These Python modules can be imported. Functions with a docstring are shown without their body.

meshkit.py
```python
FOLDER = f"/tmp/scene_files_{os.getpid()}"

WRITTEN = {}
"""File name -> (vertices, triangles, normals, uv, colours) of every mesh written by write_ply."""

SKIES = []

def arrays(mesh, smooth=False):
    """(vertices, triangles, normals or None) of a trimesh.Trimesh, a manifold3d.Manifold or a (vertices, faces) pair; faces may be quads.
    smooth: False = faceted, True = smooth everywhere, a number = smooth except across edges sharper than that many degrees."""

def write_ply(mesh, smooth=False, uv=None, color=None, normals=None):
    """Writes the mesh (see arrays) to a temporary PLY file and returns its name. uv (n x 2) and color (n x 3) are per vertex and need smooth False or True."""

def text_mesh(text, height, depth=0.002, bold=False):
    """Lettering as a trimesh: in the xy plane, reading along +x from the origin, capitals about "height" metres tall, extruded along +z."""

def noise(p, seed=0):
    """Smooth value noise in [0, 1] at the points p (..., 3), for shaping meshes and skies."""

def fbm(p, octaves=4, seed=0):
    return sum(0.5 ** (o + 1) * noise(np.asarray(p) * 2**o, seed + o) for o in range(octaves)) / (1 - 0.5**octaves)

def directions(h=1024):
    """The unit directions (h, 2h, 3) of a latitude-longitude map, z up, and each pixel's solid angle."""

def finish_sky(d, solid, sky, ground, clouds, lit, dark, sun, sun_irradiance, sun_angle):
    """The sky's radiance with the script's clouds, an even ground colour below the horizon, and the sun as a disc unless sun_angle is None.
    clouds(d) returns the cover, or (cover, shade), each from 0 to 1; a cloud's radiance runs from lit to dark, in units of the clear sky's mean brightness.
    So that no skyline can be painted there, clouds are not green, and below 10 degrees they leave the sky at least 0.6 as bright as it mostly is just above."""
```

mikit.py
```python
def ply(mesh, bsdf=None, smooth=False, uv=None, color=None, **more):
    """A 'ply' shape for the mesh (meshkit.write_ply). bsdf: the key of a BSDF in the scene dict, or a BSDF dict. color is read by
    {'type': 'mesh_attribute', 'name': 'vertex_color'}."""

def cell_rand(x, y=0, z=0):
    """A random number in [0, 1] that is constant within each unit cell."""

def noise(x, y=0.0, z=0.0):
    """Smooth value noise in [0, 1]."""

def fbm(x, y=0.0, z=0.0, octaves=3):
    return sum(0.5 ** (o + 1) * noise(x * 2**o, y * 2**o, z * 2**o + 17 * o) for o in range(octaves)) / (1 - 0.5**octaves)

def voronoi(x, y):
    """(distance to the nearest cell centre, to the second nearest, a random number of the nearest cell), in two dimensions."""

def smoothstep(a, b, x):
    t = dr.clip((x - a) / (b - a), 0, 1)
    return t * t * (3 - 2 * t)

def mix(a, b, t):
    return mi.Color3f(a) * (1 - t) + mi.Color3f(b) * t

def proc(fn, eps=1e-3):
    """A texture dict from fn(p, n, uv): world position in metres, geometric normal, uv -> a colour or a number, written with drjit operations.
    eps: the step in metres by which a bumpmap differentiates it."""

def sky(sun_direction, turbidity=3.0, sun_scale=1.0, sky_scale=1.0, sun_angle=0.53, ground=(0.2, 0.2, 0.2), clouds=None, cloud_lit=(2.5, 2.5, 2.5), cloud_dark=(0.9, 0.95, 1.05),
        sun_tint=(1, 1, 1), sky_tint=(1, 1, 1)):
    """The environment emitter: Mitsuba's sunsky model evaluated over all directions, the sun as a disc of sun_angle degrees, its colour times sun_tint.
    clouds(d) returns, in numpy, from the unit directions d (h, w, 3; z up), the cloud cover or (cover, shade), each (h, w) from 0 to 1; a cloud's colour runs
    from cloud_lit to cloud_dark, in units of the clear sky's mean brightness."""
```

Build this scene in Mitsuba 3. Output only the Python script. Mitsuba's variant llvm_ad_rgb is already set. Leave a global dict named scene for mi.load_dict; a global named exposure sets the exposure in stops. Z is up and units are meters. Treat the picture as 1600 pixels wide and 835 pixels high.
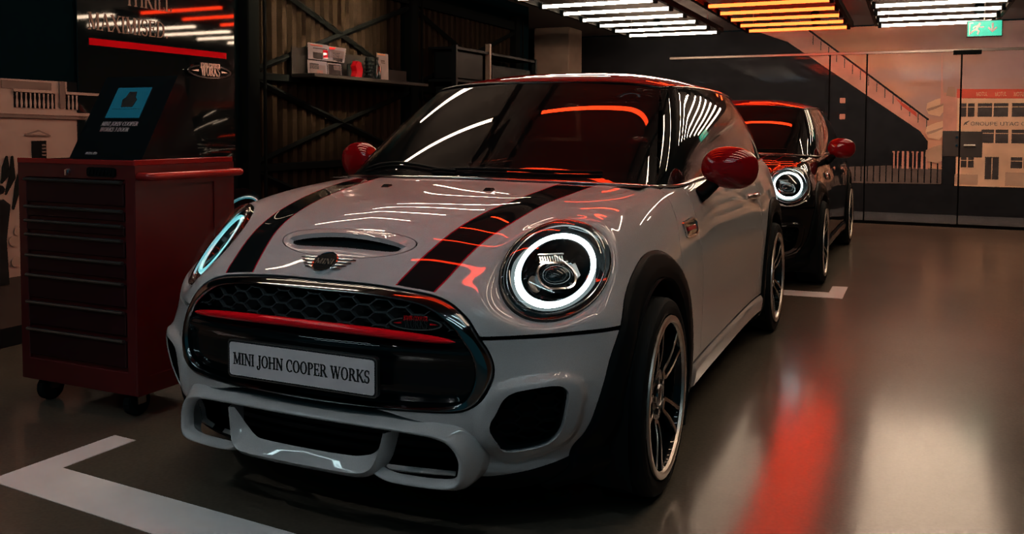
import math
import numpy as np
import trimesh
import mitsuba as mi
import drjit as dr
import shapely
from shapely.geometry import Polygon, LineString, Point, MultiPolygon, box as sbox
from shapely.ops import unary_union
from scipy.interpolate import PchipInterpolator, CubicSpline
from scipy.ndimage import map_coordinates, spline_filter, gaussian_filter
import meshkit
import mikit
from mikit import proc, noise, fbm, smoothstep, mix

T = mi.ScalarTransform4f
scene, labels = {}, {}
rng = np.random.default_rng(7)

# ------------------------------------------------------------------ camera
CAM = np.array([1.5284, -2.7044, 1.1511])
YAW, PITCH, ROLL, FPX, CYO = .4256, .0476, .0048, 1378.8, -151.2
cy_, sy_, cp_, sp_ = math.cos(YAW), math.sin(YAW), math.cos(PITCH), math.sin(PITCH)
fwd = np.array([-sy_*cp_, cy_*cp_, -sp_])
right = np.array([cy_, sy_, 0.])
up0 = np.cross(right, fwd)
up = -right*math.sin(ROLL)+up0*math.cos(ROLL)
scene['camera'] = {
    'type': 'perspective', 'fov': math.degrees(2*math.atan(800/FPX)), 'fov_axis': 'x',
    'to_world': T().look_at(origin=CAM.tolist(), target=(CAM+fwd).tolist(), up=up.tolist()),
    'principal_point_offset_y': -CYO/835, 'near_clip': .05, 'far_clip': 100.}
exposure = 0.6

# ------------------------------------------------------------------ light
# added dim teal fill from no real source, lifts the blacks
scene['teal_fill'] = {'type': 'constant', 'radiance': {'type': 'rgb', 'value': [.004, .018, .023]}}
WHITE_TUBE = [14., 10.3, 7.3]
COOL_TUBE = [4.3, 6.0, 6.3]  # unseen front tubes, teal tint made up to cool the bumper
ORANGE_TUBE = [11., .37, .06]
SPOTS = [  # ceiling spotlights: position, target, intensity, cone, what it does
    ((-.55, -2.6, 2.5), (-.35, -.9, .3), (1.5, 1.45, 1.4), 30, 'black ceiling spotlight before the car aimed at its number plate'),
    ((1.0, -2.3, 2.5), (.45, -.7, .4), (.7, .8, .85), 26, 'black ceiling spotlight before the car aimed at its left headlight'),
    ((-1.35, 2.9, 2.5), (-2.75, 2.95, 2.12), (26., 16.5, 10.), 36, 'black ceiling spotlight aimed at the magazines on the wall shelf'),
]
for x_, w_ in ((-1.6, 'first'), (.4, 'second'), (2.2, 'third'), (3.9, 'fourth')):   # added spots that brighten the mural, no such lamps known
    SPOTS.append(((x_, 8.95, 2.50), (x_+.1, 10.66, 1.15), (5.4, 3.9, 3.1), 62, f'added black ceiling spotlight brightening the mural, {w_} from the left over the glass partition'))

# ------------------------------------------------------------------ materials
def rgb(*c):
    return {'type': 'rgb', 'value': list(c)}
def mat(key, **k):
    k.setdefault('type', 'principled')
    scene[key] = k if k['type'] in ('blendbsdf', 'thindielectric', 'dielectric', 'bumpmap') else {'type': 'twosided', 'b': k}
def pr(key, c, rough=.5, metal=0., **k):
    mat(key, base_color=c if isinstance(c, dict) else rgb(*c), roughness=rough, metallic=metal, **k)

def lacquer(key, c, ior=1.55):
    mat(key, type='plastic', diffuse_reflectance=c if isinstance(c, dict) else rgb(*c), int_ior=ior, nonlinear=False)
lacquer('white_paint', proc(lambda p, n, uv: mix([.38, .385, .395], [.46, .465, .475], noise(p.x*900, p.y*900, p.z*900))), 1.6)
lacquer('black_paint', (.004, .006, .007), 1.6)
lacquer('red_paint', (.20, .003, .007), 1.6)
lacquer('gloss_black', (.003, .006, .007), 1.5)
lacquer('stripe_black', (.005, .008, .009), 1.5)
lacquer('stripe_red', (.42, .005, .02), 1.5)
lacquer('red_gloss', (.72, .006, .014), 1.55)
pr('black_plastic', (.003, .006, .007), .5, specular=.06)
pr('dark_plastic', (.002, .005, .006), .6, specular=.15)
pr('chrome', (.80, .82, .84), .05, 1.)
pr('dark_chrome', (.30, .32, .33), .06, 1.)
pr('machined', (.78, .70, .62), .32, 1.)
pr('honeycomb', (.05, .065, .07), .25, .5)
pr('rubber', (.004, .007, .008), .7, specular=.12)
pr('steel', (.35, .36, .37), .3, 1.)
pr('plate_white', (.62, .60, .63), .35)
pr('print_black', (.01, .012, .015), .5)
pr('cabin', (.005, .007, .008), .7, specular=.2)
lacquer('lens_black', (.003, .008, .010), 1.6)
mat('window_glass', type='blendbsdf', weight=.62, a={'type': 'thindielectric', 'int_ior': 1.55}, b={'type': 'twosided', 'b': {'type': 'plastic', 'diffuse_reflectance': rgb(.003, .006, .007), 'int_ior': 1.5}})
mat('clear_glass', type='thindielectric', int_ior=1.12)
mat('lamp_glass', type='thindielectric', int_ior=1.5)
pr('top_rail_mat', (.20, .17, .15), .38, 1.)
pr('lock_grey', (.05, .048, .045), .45, .2)
pr('exit_green', (.02, .35, .25), .4)
pr('shelf_grey', (.016, .016, .015), .6, specular=.1)
pr('paper', (.22, .19, .185), .5)
pr('orange_print', (.6, .2, .05), .5)
pr('upright_mat', (.16, .13, .10), .4)
pr('tool_red', proc(lambda p, n, uv: mix([.078, .0055, .008], [.094, .007, .009], fbm(p.x*9, p.y*9, p.z*9))), .32, 0., clearcoat=.5)
pr('tool_red_bright', (.30, .010, .010), .16, .2, clearcoat=1.)
pr('tool_drawer', (.022, .0045, .0065), .45, specular=.3)
pr('screen_blue', (.01, .06, .09), .1)
pr('pull_bar', (.16, .20, .21), .28, .9)
pr('stand_black', (.004, .007, .009), .16, 0., specular=.5)
# ------------------------------------------------------------------ helpers
def numbered(key):
    if key not in scene and not any(k.startswith(key+'__') for k in scene):
        return key
    i = 1
    while f'{key}_{i:03d}' in scene or any(k.startswith(f'{key}_{i:03d}__') for k in scene):
        i += 1
    return f'{key}_{i:03d}'
def obj(name, mesh, bsdf, parent=None, smooth=False, normals=None, **more):
    key = numbered(f'{parent}__{name}' if parent else name)
    if normals is not None:
        scene[key] = {'type': 'ply', 'filename': meshkit.write_ply(mesh, normals=normals), 'face_normals': False, 'bsdf': {'type': 'ref', 'id': bsdf}, **more}
    else:
        scene[key] = mikit.ply(mesh, bsdf, smooth=smooth, **more)
    return key
def label(key, text, category=None, group=None, kind=None):
    d = labels.setdefault(key, {})
    if text: d['label'] = text
    if category: d['category'] = category
    if group: d['group'] = group
    if kind: d['kind'] = kind
    return key
def cat(*ms):
    ms = [m for m in ms if m is not None]
    o = np.cumsum([0]+[len(m.vertices) for m in ms])
    return trimesh.Trimesh(np.vstack([np.asarray(m.vertices) for m in ms]), np.vstack([np.asarray(m.faces)+a for m, a in zip(ms, o)]), process=False)
def box(a, b, bevel=0.):
    a, b = np.minimum(a, b).astype(float), np.maximum(a, b).astype(float)
    m = trimesh.creation.box(b-a)
    if bevel:
        bevel = min(bevel, .45*(b-a).min())
        v = []
        for s in np.ndindex(2, 2, 2):
            c = np.where(s, b, a); d = np.where(s, -1., 1.)
            for k in range(3):
                w = c+d*bevel; w[k] = c[k]; v.append(w)
        m = trimesh.convex.convex_hull(np.array(v))
    else:
        m.apply_translation((a+b)/2)
    return m
def tube(path, r, sides=10, closed=False, caps=True, flat=None, up=None):
    """Swept tube; r a number or one per point; flat=(a, b) scales the two axes of its section."""
    p = np.asarray(path, float); n = len(p); r = np.broadcast_to(r, (n,)).astype(float)
    if closed:
        t = np.roll(p, -1, 0)-np.roll(p, 1, 0)
    else:
        t = np.gradient(p, axis=0)
    t /= np.linalg.norm(t, axis=1, keepdims=True)+1e-12
    if up is None:
        a = np.cross(t[0], [0, 0, 1.] if abs(t[0, 2]) < .9 else [1., 0, 0]); a /= np.linalg.norm(a)
        A = [a]
        for i in range(1, n):
            a = A[-1]-t[i]*(A[-1]@t[i]); A.append(a/np.linalg.norm(a))
        A = np.array(A)
    else:
        A = np.cross(t, np.broadcast_to(up, t.shape)); A /= np.linalg.norm(A, axis=1, keepdims=True)
    B = np.cross(t, A)
    th = np.arange(sides)*2*np.pi/sides
    fa, fb = flat or (1, 1)
    v = (p[:, None]+r[:, None, None]*(fa*np.cos(th)[None, :, None]*A[:, None]+fb*np.sin(th)[None, :, None]*B[:, None])).reshape(-1, 3)
    m = n if closed else n-1
    i, j = np.meshgrid(np.arange(m), np.arange(sides), indexing='ij'); i, j = i.ravel(), j.ravel()
    k, l = (i+1) % n, (j+1) % sides
    f = np.vstack([np.stack([i*sides+j, i*sides+l, k*sides+l], 1), np.stack([i*sides+j, k*sides+l, k*sides+j], 1)])
    if caps and not closed:
        v = np.vstack([v, p[0], p[-1]]); c0, c1 = len(v)-2, len(v)-1
        jj = np.arange(sides)
        f = np.vstack([f, np.stack([jj*0+c0, (jj+1) % sides, jj], 1), np.stack([jj*0+c1, (n-1)*sides+jj, (n-1)*sides+(jj+1) % sides], 1)])
    m = trimesh.Trimesh(v, f, process=False)
    if m.volume < 0: m.invert()
    return m
def lathe(prof, sides=64, axis='x'):
    """Profile (along axis, radius) turned about the axis."""
    p = np.asarray(prof, float); n = len(p); th = np.arange(sides)*2*np.pi/sides
    a = np.repeat(p[:, :1], sides, 1); c, s = p[:, 1:]*np.cos(th), p[:, 1:]*np.sin(th)
    v = np.stack({'x': [a, c, s], 'y': [c, a, s], 'z': [c, s, a]}[axis], -1).reshape(-1, 3)
    i, j = np.meshgrid(np.arange(n-1), np.arange(sides), indexing='ij'); i, j = i.ravel(), j.ravel(); l = (j+1) % sides
    f = np.vstack([np.stack([i*sides+j, (i+1)*sides+j, (i+1)*sides+l], 1), np.stack([i*sides+j, (i+1)*sides+l, i*sides+l], 1)])
    m = trimesh.Trimesh(v, f, process=False); m.merge_vertices()
    return m
def extrude(poly, h):
    gs = [g for g in getattr(poly, 'geoms', [poly]) if g.area > 1e-9 and g.geom_type == 'Polygon']
    return cat(*[trimesh.creation.extrude_polygon(g, h, engine='earcut') for g in gs])
def place(mesh, o, u, v, w=None):
    """Mesh given in (u, v, w) axes put at o."""
    u = np.asarray(u, float); v = np.asarray(v, float); w = np.cross(u, v) if w is None else np.asarray(w, float)
    m = mesh.copy(); M = np.eye(4); M[:3, 0], M[:3, 1], M[:3, 2], M[:3, 3] = u, v, w, o
    m.apply_transform(M)
    return m
def grid(P):
    """Quad grid of points (n, m, 3)."""
    n, m = P.shape[:2]
    i, j = np.meshgrid(np.arange(n-1), np.arange(m-1), indexing='ij'); i, j = i.ravel(), j.ravel()
    a, b, c, d = i*m+j, (i+1)*m+j, (i+1)*m+j+1, i*m+j+1
    return trimesh.Trimesh(P.reshape(-1, 3), np.vstack([np.stack([a, b, c], 1), np.stack([a, c, d], 1)]), process=False)
def mirror(m):
    m = m.copy(); m.vertices[:, 0] *= -1; m.faces = m.faces[:, ::-1]
    return m
def spline(pts, n, closed=False):
    p = np.asarray(pts, float)
    if closed: p = np.vstack([p, p[:1]])
    s = np.r_[0, np.cumsum(np.linalg.norm(np.diff(p, axis=0), axis=1))]
    f = CubicSpline(s, p, bc_type='periodic' if closed else 'not-a-knot') if not len(p) < 4 else PchipInterpolator(s, p)
    return f(np.linspace(0, s[-1], n, endpoint=not closed))
def rounded(w, h, r, cx=0, cy=0):
    return sbox(cx-w/2+r, cy-h/2+r, cx+w/2-r, cy+h/2-r).buffer(r, quad_segs=6)

# serif capitals drawn as strokes: ('l', x0, y0, x1, y1, w), ('e', cx, cy, rx, ry, a0, a1, wx, wy), ('s', x, y, half width) serif bars
TK, TN = .15, .065
def _st(x0, y0, x1, y1, w):
    return LineString([(x0, y0), (x1, y1)]).buffer(w/2, cap_style=2)
def _arc(cx, cy, rx, ry, a0, a1, wx, wy):
    a = np.radians(np.linspace(a0, a1, 20))
    o = np.stack([cx+rx*np.cos(a), cy+ry*np.sin(a)], 1); i = np.stack([cx+(rx-wx)*np.cos(a), cy+(ry-wy)*np.sin(a)], 1)
    return Polygon(np.vstack([o, i[::-1]])).buffer(0)
def _sf(x, y, h=.14):
    return sbox(x-h, min(y, y+(.055 if y < .5 else -.055)), x+h, max(y, y+(.055 if y < .5 else -.055)))
def _glyphs():
    I = lambda x, w=TK: [_st(x, 0, x, 1, w), _sf(x, 0), _sf(x, 1)]
    G = {}
    G['I'] = (.40, I(.2))
    G['M'] = (1.06, I(.16, TN)+I(.88)+[_st(.19, 1, .52, .06, TK), _st(.85, 1, .52, .06, TN)])
    G['N'] = (.92, [_st(.16, 0, .16, 1, TN), _sf(.16, 0), _sf(.13, 1, .12), _st(.16, .98, .76, .02, TK), _st(.76, 0, .76, 1, TN), _sf(.76, 1)])
    G['J'] = (.52, [_st(.32, .02, .32, 1, TK), _sf(.32, 1), _arc(.17, .02, .225, .24, 180, 360, .13, .07), Point(.02, .03).buffer(.07)])
    G['O'] = (.92, [_arc(.45, .5, .42, .52, 0, 360, .15, .06)])
    G['H'] = (.96, I(.18)+I(.76)+[_st(.18, .52, .76, .52, TN)])
    G['C'] = (.84, [_arc(.47, .5, .43, .52, 48, 312, .15, .06), _st(.735, .66, .735, .93, TN), _st(.755, .13, .70, .05, TN)])
    G['P'] = (.76, I(.18)+[_arc(.36, .74, .34, .26, -90, 90, .15, .055), _st(.18, .972, .38, .972, .055), _st(.18, .508, .38, .508, .055)])
    G['R'] = (.90, I(.18)+[_arc(.36, .74, .33, .26, -90, 90, .15, .055), _st(.18, .972, .38, .972, .055), _st(.18, .508, .38, .508, .055), _st(.42, .52, .78, .02, TK), _sf(.80, 0, .10)])
    G['E'] = (.76, I(.18)+[_st(.18, .972, .66, .972, .055), _st(.18, .51, .54, .51, .055), _st(.18, .028, .68, .028, .055), _st(.645, .76, .645, 1, .05), _st(.665, 0, .665, .25, .05), _st(.53, .40, .53, .62, .05)])
    G['W'] = (1.26, [_st(.12, 1, .40, 0, TK), _st(.40, 0, .63, .95, TN), _st(.61, 1, .88, 0, TK), _st(.88, 0, 1.13, 1, TN), _sf(.12, 1), _sf(.60, 1), _sf(1.13, 1, .11)])
    G['K'] = (.92, I(.18)+[_st(.22, .45, .74, .98, TN), _st(.38, .58, .78, .02, TK), _sf(.74, 1, .13), _sf(.79, 0, .12)])
    G['S'] = (.66, [_arc(.31, .745, .27, .275, 40, 270, .12, .06), _arc(.33, .265, .28, .285, -140, 90, .13, .06), _st(.545, .72, .545, .97, .05), _st(.075, .03, .075, .28, .05)])
    G['T'] = (.80, [_st(.40, 0, .40, 1, TK), _sf(.40, 0), _st(.06, .972, .74, .972, .055), _st(.075, .74, .075, 1, .05), _st(.725, .74, .725, 1, .05)])
    G['L'] = (.72, I(.18)+[_st(.18, .028, .66, .028, .055), _st(.645, 0, .645, .26, .05)])
    G['A'] = (.90, [_st(.12, 0, .44, 1, TN), _st(.44, 1, .78, 0, TK), _st(.22, .33, .66, .33, TN), _sf(.11, 0, .12), _sf(.79, 0, .13)])
    G['X'] = (.90, [_st(.12, 1, .78, 0, TK), _st(.12, 0, .76, 1, TN), _sf(.13, 1), _sf(.77, 1, .12), _sf(.12, 0, .12), _sf(.78, 0)])
    G['D'] = (.90, I(.18)+[_arc(.36, .5, .47, .5, -90, 90, .15, .055), _st(.18, .972, .38, .972, .055), _st(.18, .028, .38, .028, .055)])
    G['3'] = (.62, [_arc(.27, .75, .26, .26, -90, 150, .12, .055), _arc(.27, .26, .29, .27, -150, 90, .13, .055)])
    G['.'] = (.30, [Point(.14, .08).buffer(.085)])
    G[' '] = (.36, [])
    return {k: (w, unary_union(g) if g else None) for k, (w, g) in G.items()}
GLYPHS = _glyphs()
def serif(text, height, track=.02):
    """(shapely shape, width) of a line of serif capitals with its baseline at y = 0."""
    x, out = 0, []
    for ch in text:
        w, g = GLYPHS[ch]
        if g is not None: out.append(shapely.affinity.translate(g, x, 0))
        x += w+track
    return shapely.affinity.scale(unary_union(out), height, height, origin=(0, 0)), (x-track)*height
def fit(shape, w, x=0., y=0.):
    a = shape.bounds
    s = shapely.affinity.scale(shape, w/(a[2]-a[0]), 1., origin=(a[0], 0))
    b = s.bounds
    return shapely.affinity.translate(s, x-(b[0]+b[2])/2, y)
def sans(text, height, depth=.002, bold=False):
    m = meshkit.text_mesh(text, height, depth, bold)
    m.apply_translation([-(m.bounds[0, 0]+m.bounds[1, 0])/2, 0, 0])
    return m
def badge(w, thick=.004):
    """Winged oval badge with two lines of lettering, in its own plane: [(mesh, bsdf)]"""
    el = shapely.affinity.scale(Point(0, 0).buffer(.5, quad_segs=24), w, w*.235)
    rim = el.difference(shapely.affinity.scale(el, .93, .80))
    top, tw = serif('JOHN COOPER', w*.075); bot, bw = serif('WORKS', w*.16)
    plate = sbox(-w*.25, -w*.085, w*.25, w*.14)
    out = [(extrude(el, thick*.4), 'gloss_black'), (extrude(rim.difference(plate), thick), 'chrome')]
    t = extrude(fit(top, w*.47, 0, w*.065), thick*1.3); out.append((t, 'BADGE_RED'))
    out.append((extrude(plate, thick*.8), 'gloss_black'))
    t = extrude(fit(bot, w*.44, 0, -w*.075), thick*1.3); out.append((t, 'dark_chrome'))
    for s in (1, -1):
        out.append((extrude(Polygon([(s*w*.27, -.01*w), (s*w*.43, 0), (s*w*.27, .025*w)]), thick*1.1), 'BADGE_RED'))
    return out
# ------------------------------------------------------------------ the hall
def speck(p, k): return noise(p.x*k, p.y*k, p.z*k)
FLOOR_C = proc(lambda p, n, uv: mix([.060, .053, .041], [.100, .086, .066], fbm(p.x*1.3, p.y*1.3, 0, octaves=4))*(.9+.2*speck(p, 160.)))
mat('floor_mat', type='blendbsdf', weight=proc(lambda p, n, uv: .18+.22*fbm(p.x*2.2+5, p.y*2.2, 3, octaves=3)),
    a={'type': 'twosided', 'b': {'type': 'principled', 'base_color': FLOOR_C, 'roughness': .15, 'specular': 1.}},
    b={'type': 'twosided', 'b': {'type': 'principled', 'base_color': FLOOR_C, 'roughness': .36, 'specular': 1.}})
pr('marking_white', proc(lambda p, n, uv: mix([.68, .66, .66], [.82, .80, .80], fbm(p.x*6, p.y*6, 1, octaves=4))), .42)
pr('ceiling_mat', (.055, .050, .049), .9, specular=.1)
mat('dark_wall', type='diffuse', reflectance=rgb(.002, .008, .011))
pr('carpet', proc(lambda p, n, uv: mix([.010, .013, .014], [.022, .022, .022], speck(p, 60.))), .85)
mat('corrugated', type='diffuse', reflectance=proc(lambda p, n, uv: mix([.0105, .0085, .0062], [.018, .0142, .0102], fbm(p.x*3, p.y*3, p.z*3, octaves=3))))
mat('steel_frame', type='diffuse', reflectance=rgb(.0045, .0062, .0066))
mat('sheet_shade', type='diffuse', reflectance=rgb(.002, .004, .0045))  # darker than the ribs: recess shade put into the colour
pr('panel_glass', (.003, .006, .007), .025, 0., specular=.6)
pr('concrete', proc(lambda p, n, uv: mix([.22, .18, .14], [.34, .28, .22], fbm(p.x*5, p.y*5, p.z*5, octaves=4))), .75)
def print_(key, c, var=.12, k=9.):
    pr(key, proc(lambda p, n, uv: mi.Color3f(c)*(1-var+2*var*fbm(p.x*k, p.y*k, p.z*k, octaves=4))), .7, specular=0.)
pr('print_sky', proc(lambda p, n, uv: mix(mix([.50, .265, .165], [.30, .205, .18], smoothstep(1.2, 3.4, p.x+.9*(p.z-1.8))), [.36, .26, .24], .7*smoothstep(.5, .75, fbm(p.x*.9+3, p.z*2.6, 0, octaves=4)))), .7, specular=0.)
print_('print_cream', [.62, .41, .26], .10)
print_('print_cream_shade', [.36, .23, .15], .12)
print_('print_dark', [.010, .011, .012], .3)
print_('print_window', [.035, .030, .028], .5, 14.)
print_('print_red', [.50, .08, .05])
print_('print_pink', [.50, .25, .18], .15)
print_('print_grey', [.09, .07, .06], .25)
print_('print_plaster', [.40, .28, .235], .12, 3.)
print_('print_plaster_shade', [.20, .135, .115], .12, 5.)
print_('print_ground', [.075, .06, .052], .4, 3.)
print_('print_figure', [.018, .018, .019], .4, 12.)
print_('print_skin', [.36, .25, .20], .2)
print_('print_foliage', [.014, .016, .015], .3)

pr('wall_beige', (.20, .145, .105), .7, specular=0.)
def struct(name, mesh, bsdf, text, parent=None, **k):
    key = obj(name, mesh, bsdf, parent, **k)
    if not parent: label(key, text, None, None, 'structure')
    return key
struct('floor', box((-9, -7, -.05), (9, 9.0, 0)), 'floor_mat', 'polished grey concrete floor')
struct('floor_back', box((-9, 9.0, -.05), (9, 12, 0)), 'carpet', 'dark floor behind the glass partition')
struct('ceiling', box((-9, -3.9, 2.62), (9, 12, 2.72)), 'ceiling_mat', 'dim concrete ceiling')
struct('wall_left', box((-2.83, -4, 0), (-2.75, 7.2, 2.62)), 'dark_wall', 'dark wall on the left')
struct('wall_back', box((-9, 10.66, 0), (9, 10.75, 2.62)), 'dark_wall', 'back wall of the hall')
struct('wall_far_left', box((-6.1, 7.2, 0), (-6.0, 10.66, 2.62)), 'dark_wall', 'dark side wall beyond the pillar')
struct('wall_right', box((6.2, -4, 0), (6.3, 10.66, 2.62)), 'wall_beige', 'warm side wall on the right')
# parking marks
def mark(pts, text):
    k = obj('floor_marking', extrude(Polygon(pts), .002), 'marking_white'); label(k, text, 'floor marking')
mark([(-1.176, -.842), (-.392, -.899), (.16, -.94), (.16, -.757), (.007, -.731), (-1.052, -.668), (-1.038, -.372), (-1.151, -.366)], 'white L-shaped parking mark on the floor in front of the white car')
mark([(.56, 3.62), (1.119, 3.658), (1.124, 4.156), (1.02, 4.135), (1.016, 3.86), (.56, 3.815)], 'white parking corner mark on the floor between the two cars')

# ceiling lamps: rows of tubes hung in black frames
def tube_light(x0, x1, y_list, colour, text, grp, z=2.40):
    key = numbered('tube_light')
    ys_ = list(y_list)
    for x in (x0-.035, x1+.035):
        obj('rail', box((x-.02, min(ys_)-.10, z+.0), (x+.02, max(ys_)+.06, z+.06)), 'black_plastic', key)
    for x in (x0+.1, x1-.1):
        for y in (min(ys_)+.2, max(ys_)-.2):
            obj('hanger', tube([(x, y, z+.05), (x, y, 2.62)], .005, 6), 'steel', key)
    body = tube([(x0+.02, 0, 0), (x1-.02, 0, 0)], .0185, 12)
    capm = cat(box((x0-.02, -.028, -.028), (x0+.02, .028, .04), .006), box((x1-.02, -.028, -.028), (x1+.02, .028, .04), .006))
    bodyd = mikit.ply(body, 'machined', smooth=40); cap0 = mikit.ply(box((x0-.02, -.028, -.028), (x0+.02, .028, .04), .006), 'black_plastic'); cap1 = mikit.ply(box((x1-.02, -.028, -.028), (x1+.02, .028, .04), .006), 'black_plastic')
    for i, y in enumerate(ys_):
        M = T().translate([0, y, z]); sfx = f'_{i:03d}' if i else ''
        scene[f'{key}__tube{sfx}'] = {**bodyd, 'to_world': M, 'emitter': {'type': 'area', 'radiance': rgb(*colour)}}
        scene[f'{key}__end_cap_{2*i+1:03d}'] = {**cap0, 'to_world': M}
        scene[f'{key}__end_cap_{2*i+2:03d}'] = {**cap1, 'to_world': M}
    label(key, text, 'ceiling light', grp)
    return key
Y_FAR = [8.80-.612*i for i in range(8)]
Y_NEAR = [2.7-.612*i for i in range(6)]
tube_light(-1.98, -.78, Y_FAR, WHITE_TUBE, 'white tube ceiling light nearest to the concrete pillar, left of the orange one', None)
tube_light(-.41, .79, Y_FAR, ORANGE_TUBE, 'orange glowing tube ceiling light above the black car', None)
tube_light(1.14, 2.34, Y_FAR, WHITE_TUBE, 'white tube ceiling light beside the green exit sign', None)
tube_light(-1.98, -.78, Y_NEAR, WHITE_TUBE, 'white tube ceiling light above the tool trolley side of the white car', None)
tube_light(-.41, .79, Y_NEAR, ORANGE_TUBE, 'orange tube ceiling light above the white car', None)
tube_light(1.14, 2.34, Y_NEAR, WHITE_TUBE, 'white tube ceiling light above the doors of the white car', None)
Y_FRONT = [-1.15-.612*i for i in range(4)]
tube_light(-1.98, -.78, Y_FRONT, COOL_TUBE, 'cool white tube ceiling light before the tool trolley', None)
tube_light(1.14, 2.34, Y_FRONT, COOL_TUBE, 'cool white tube ceiling light before the left front wheel of the white car', None)
# spotlights
for pos, tgt, inten, ang, text in SPOTS:
    k = numbered('ceiling_spotlight')
    pos, tgt = np.array(pos), np.array(tgt); d = (tgt-pos)/np.linalg.norm(tgt-pos); u = np.cross(d, [0, 0, 1.]); u /= np.linalg.norm(u); v = np.cross(d, u)
    obj('housing', place(lathe([(-.14, .01), (-.14, .05), (.02, .055), (.02, .05), (-.02, .045)], 24, 'z'), pos, u, v, d), 'black_plastic', k, 40)
    if 'before the car' in text: obj('lens', place(trimesh.creation.cylinder(.026, .004, sections=24), pos+d*.012, u, v, d), 'machined', k, emitter={'type': 'area', 'radiance': rgb(*(np.array(inten)*14))})
    obj('stem', tube([pos-d*.08, [*(pos-d*.08)[:2], 2.62]], .012, 8), 'black_plastic', k, 40)
    scene[k+'__beam'] = {'type': 'spot', 'to_world': T().look_at(origin=(pos+d*.03).tolist(), target=tgt.tolist(), up=[0, 1, 0]), 'intensity': rgb(*inten), 'cutoff_angle': ang, 'beam_width': ang*.6}
    label(k, text, 'spotlight', None)

# back mural: flat printed boards on the wall, x and z in metres
MY = 10.66
mk = 'wall_mural'
def board(poly, bsdf, name, lift, parent=mk, text=None):
    m = extrude(poly, .004); v = m.vertices.copy(); m.vertices = np.stack([v[:, 0], MY-lift-v[:, 2], v[:, 1]], 1); m.invert()
    k = obj(name, m, bsdf, parent)
    if text: label(k, text)
    return k
P_ = lambda *p: Polygon(p)
board(sbox(-3.6, .40, 6.1, 2.60), 'print_sky', 'sky', .002, text='pinkish evening sky')
board(sbox(-3.6, 0, 6.1, .43), 'print_dark', 'asphalt', .006, text='dark asphalt')
board(P_((-3.6, .4), (-3.6, 2.6), (-.62, 2.6), (-.15, 2.42), (1.62, 1.14), (1.72, 1.0), (1.72, .40)), 'print_dark', 'grandstand_shadow', .010, text='dark underside of the grandstand')
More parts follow.
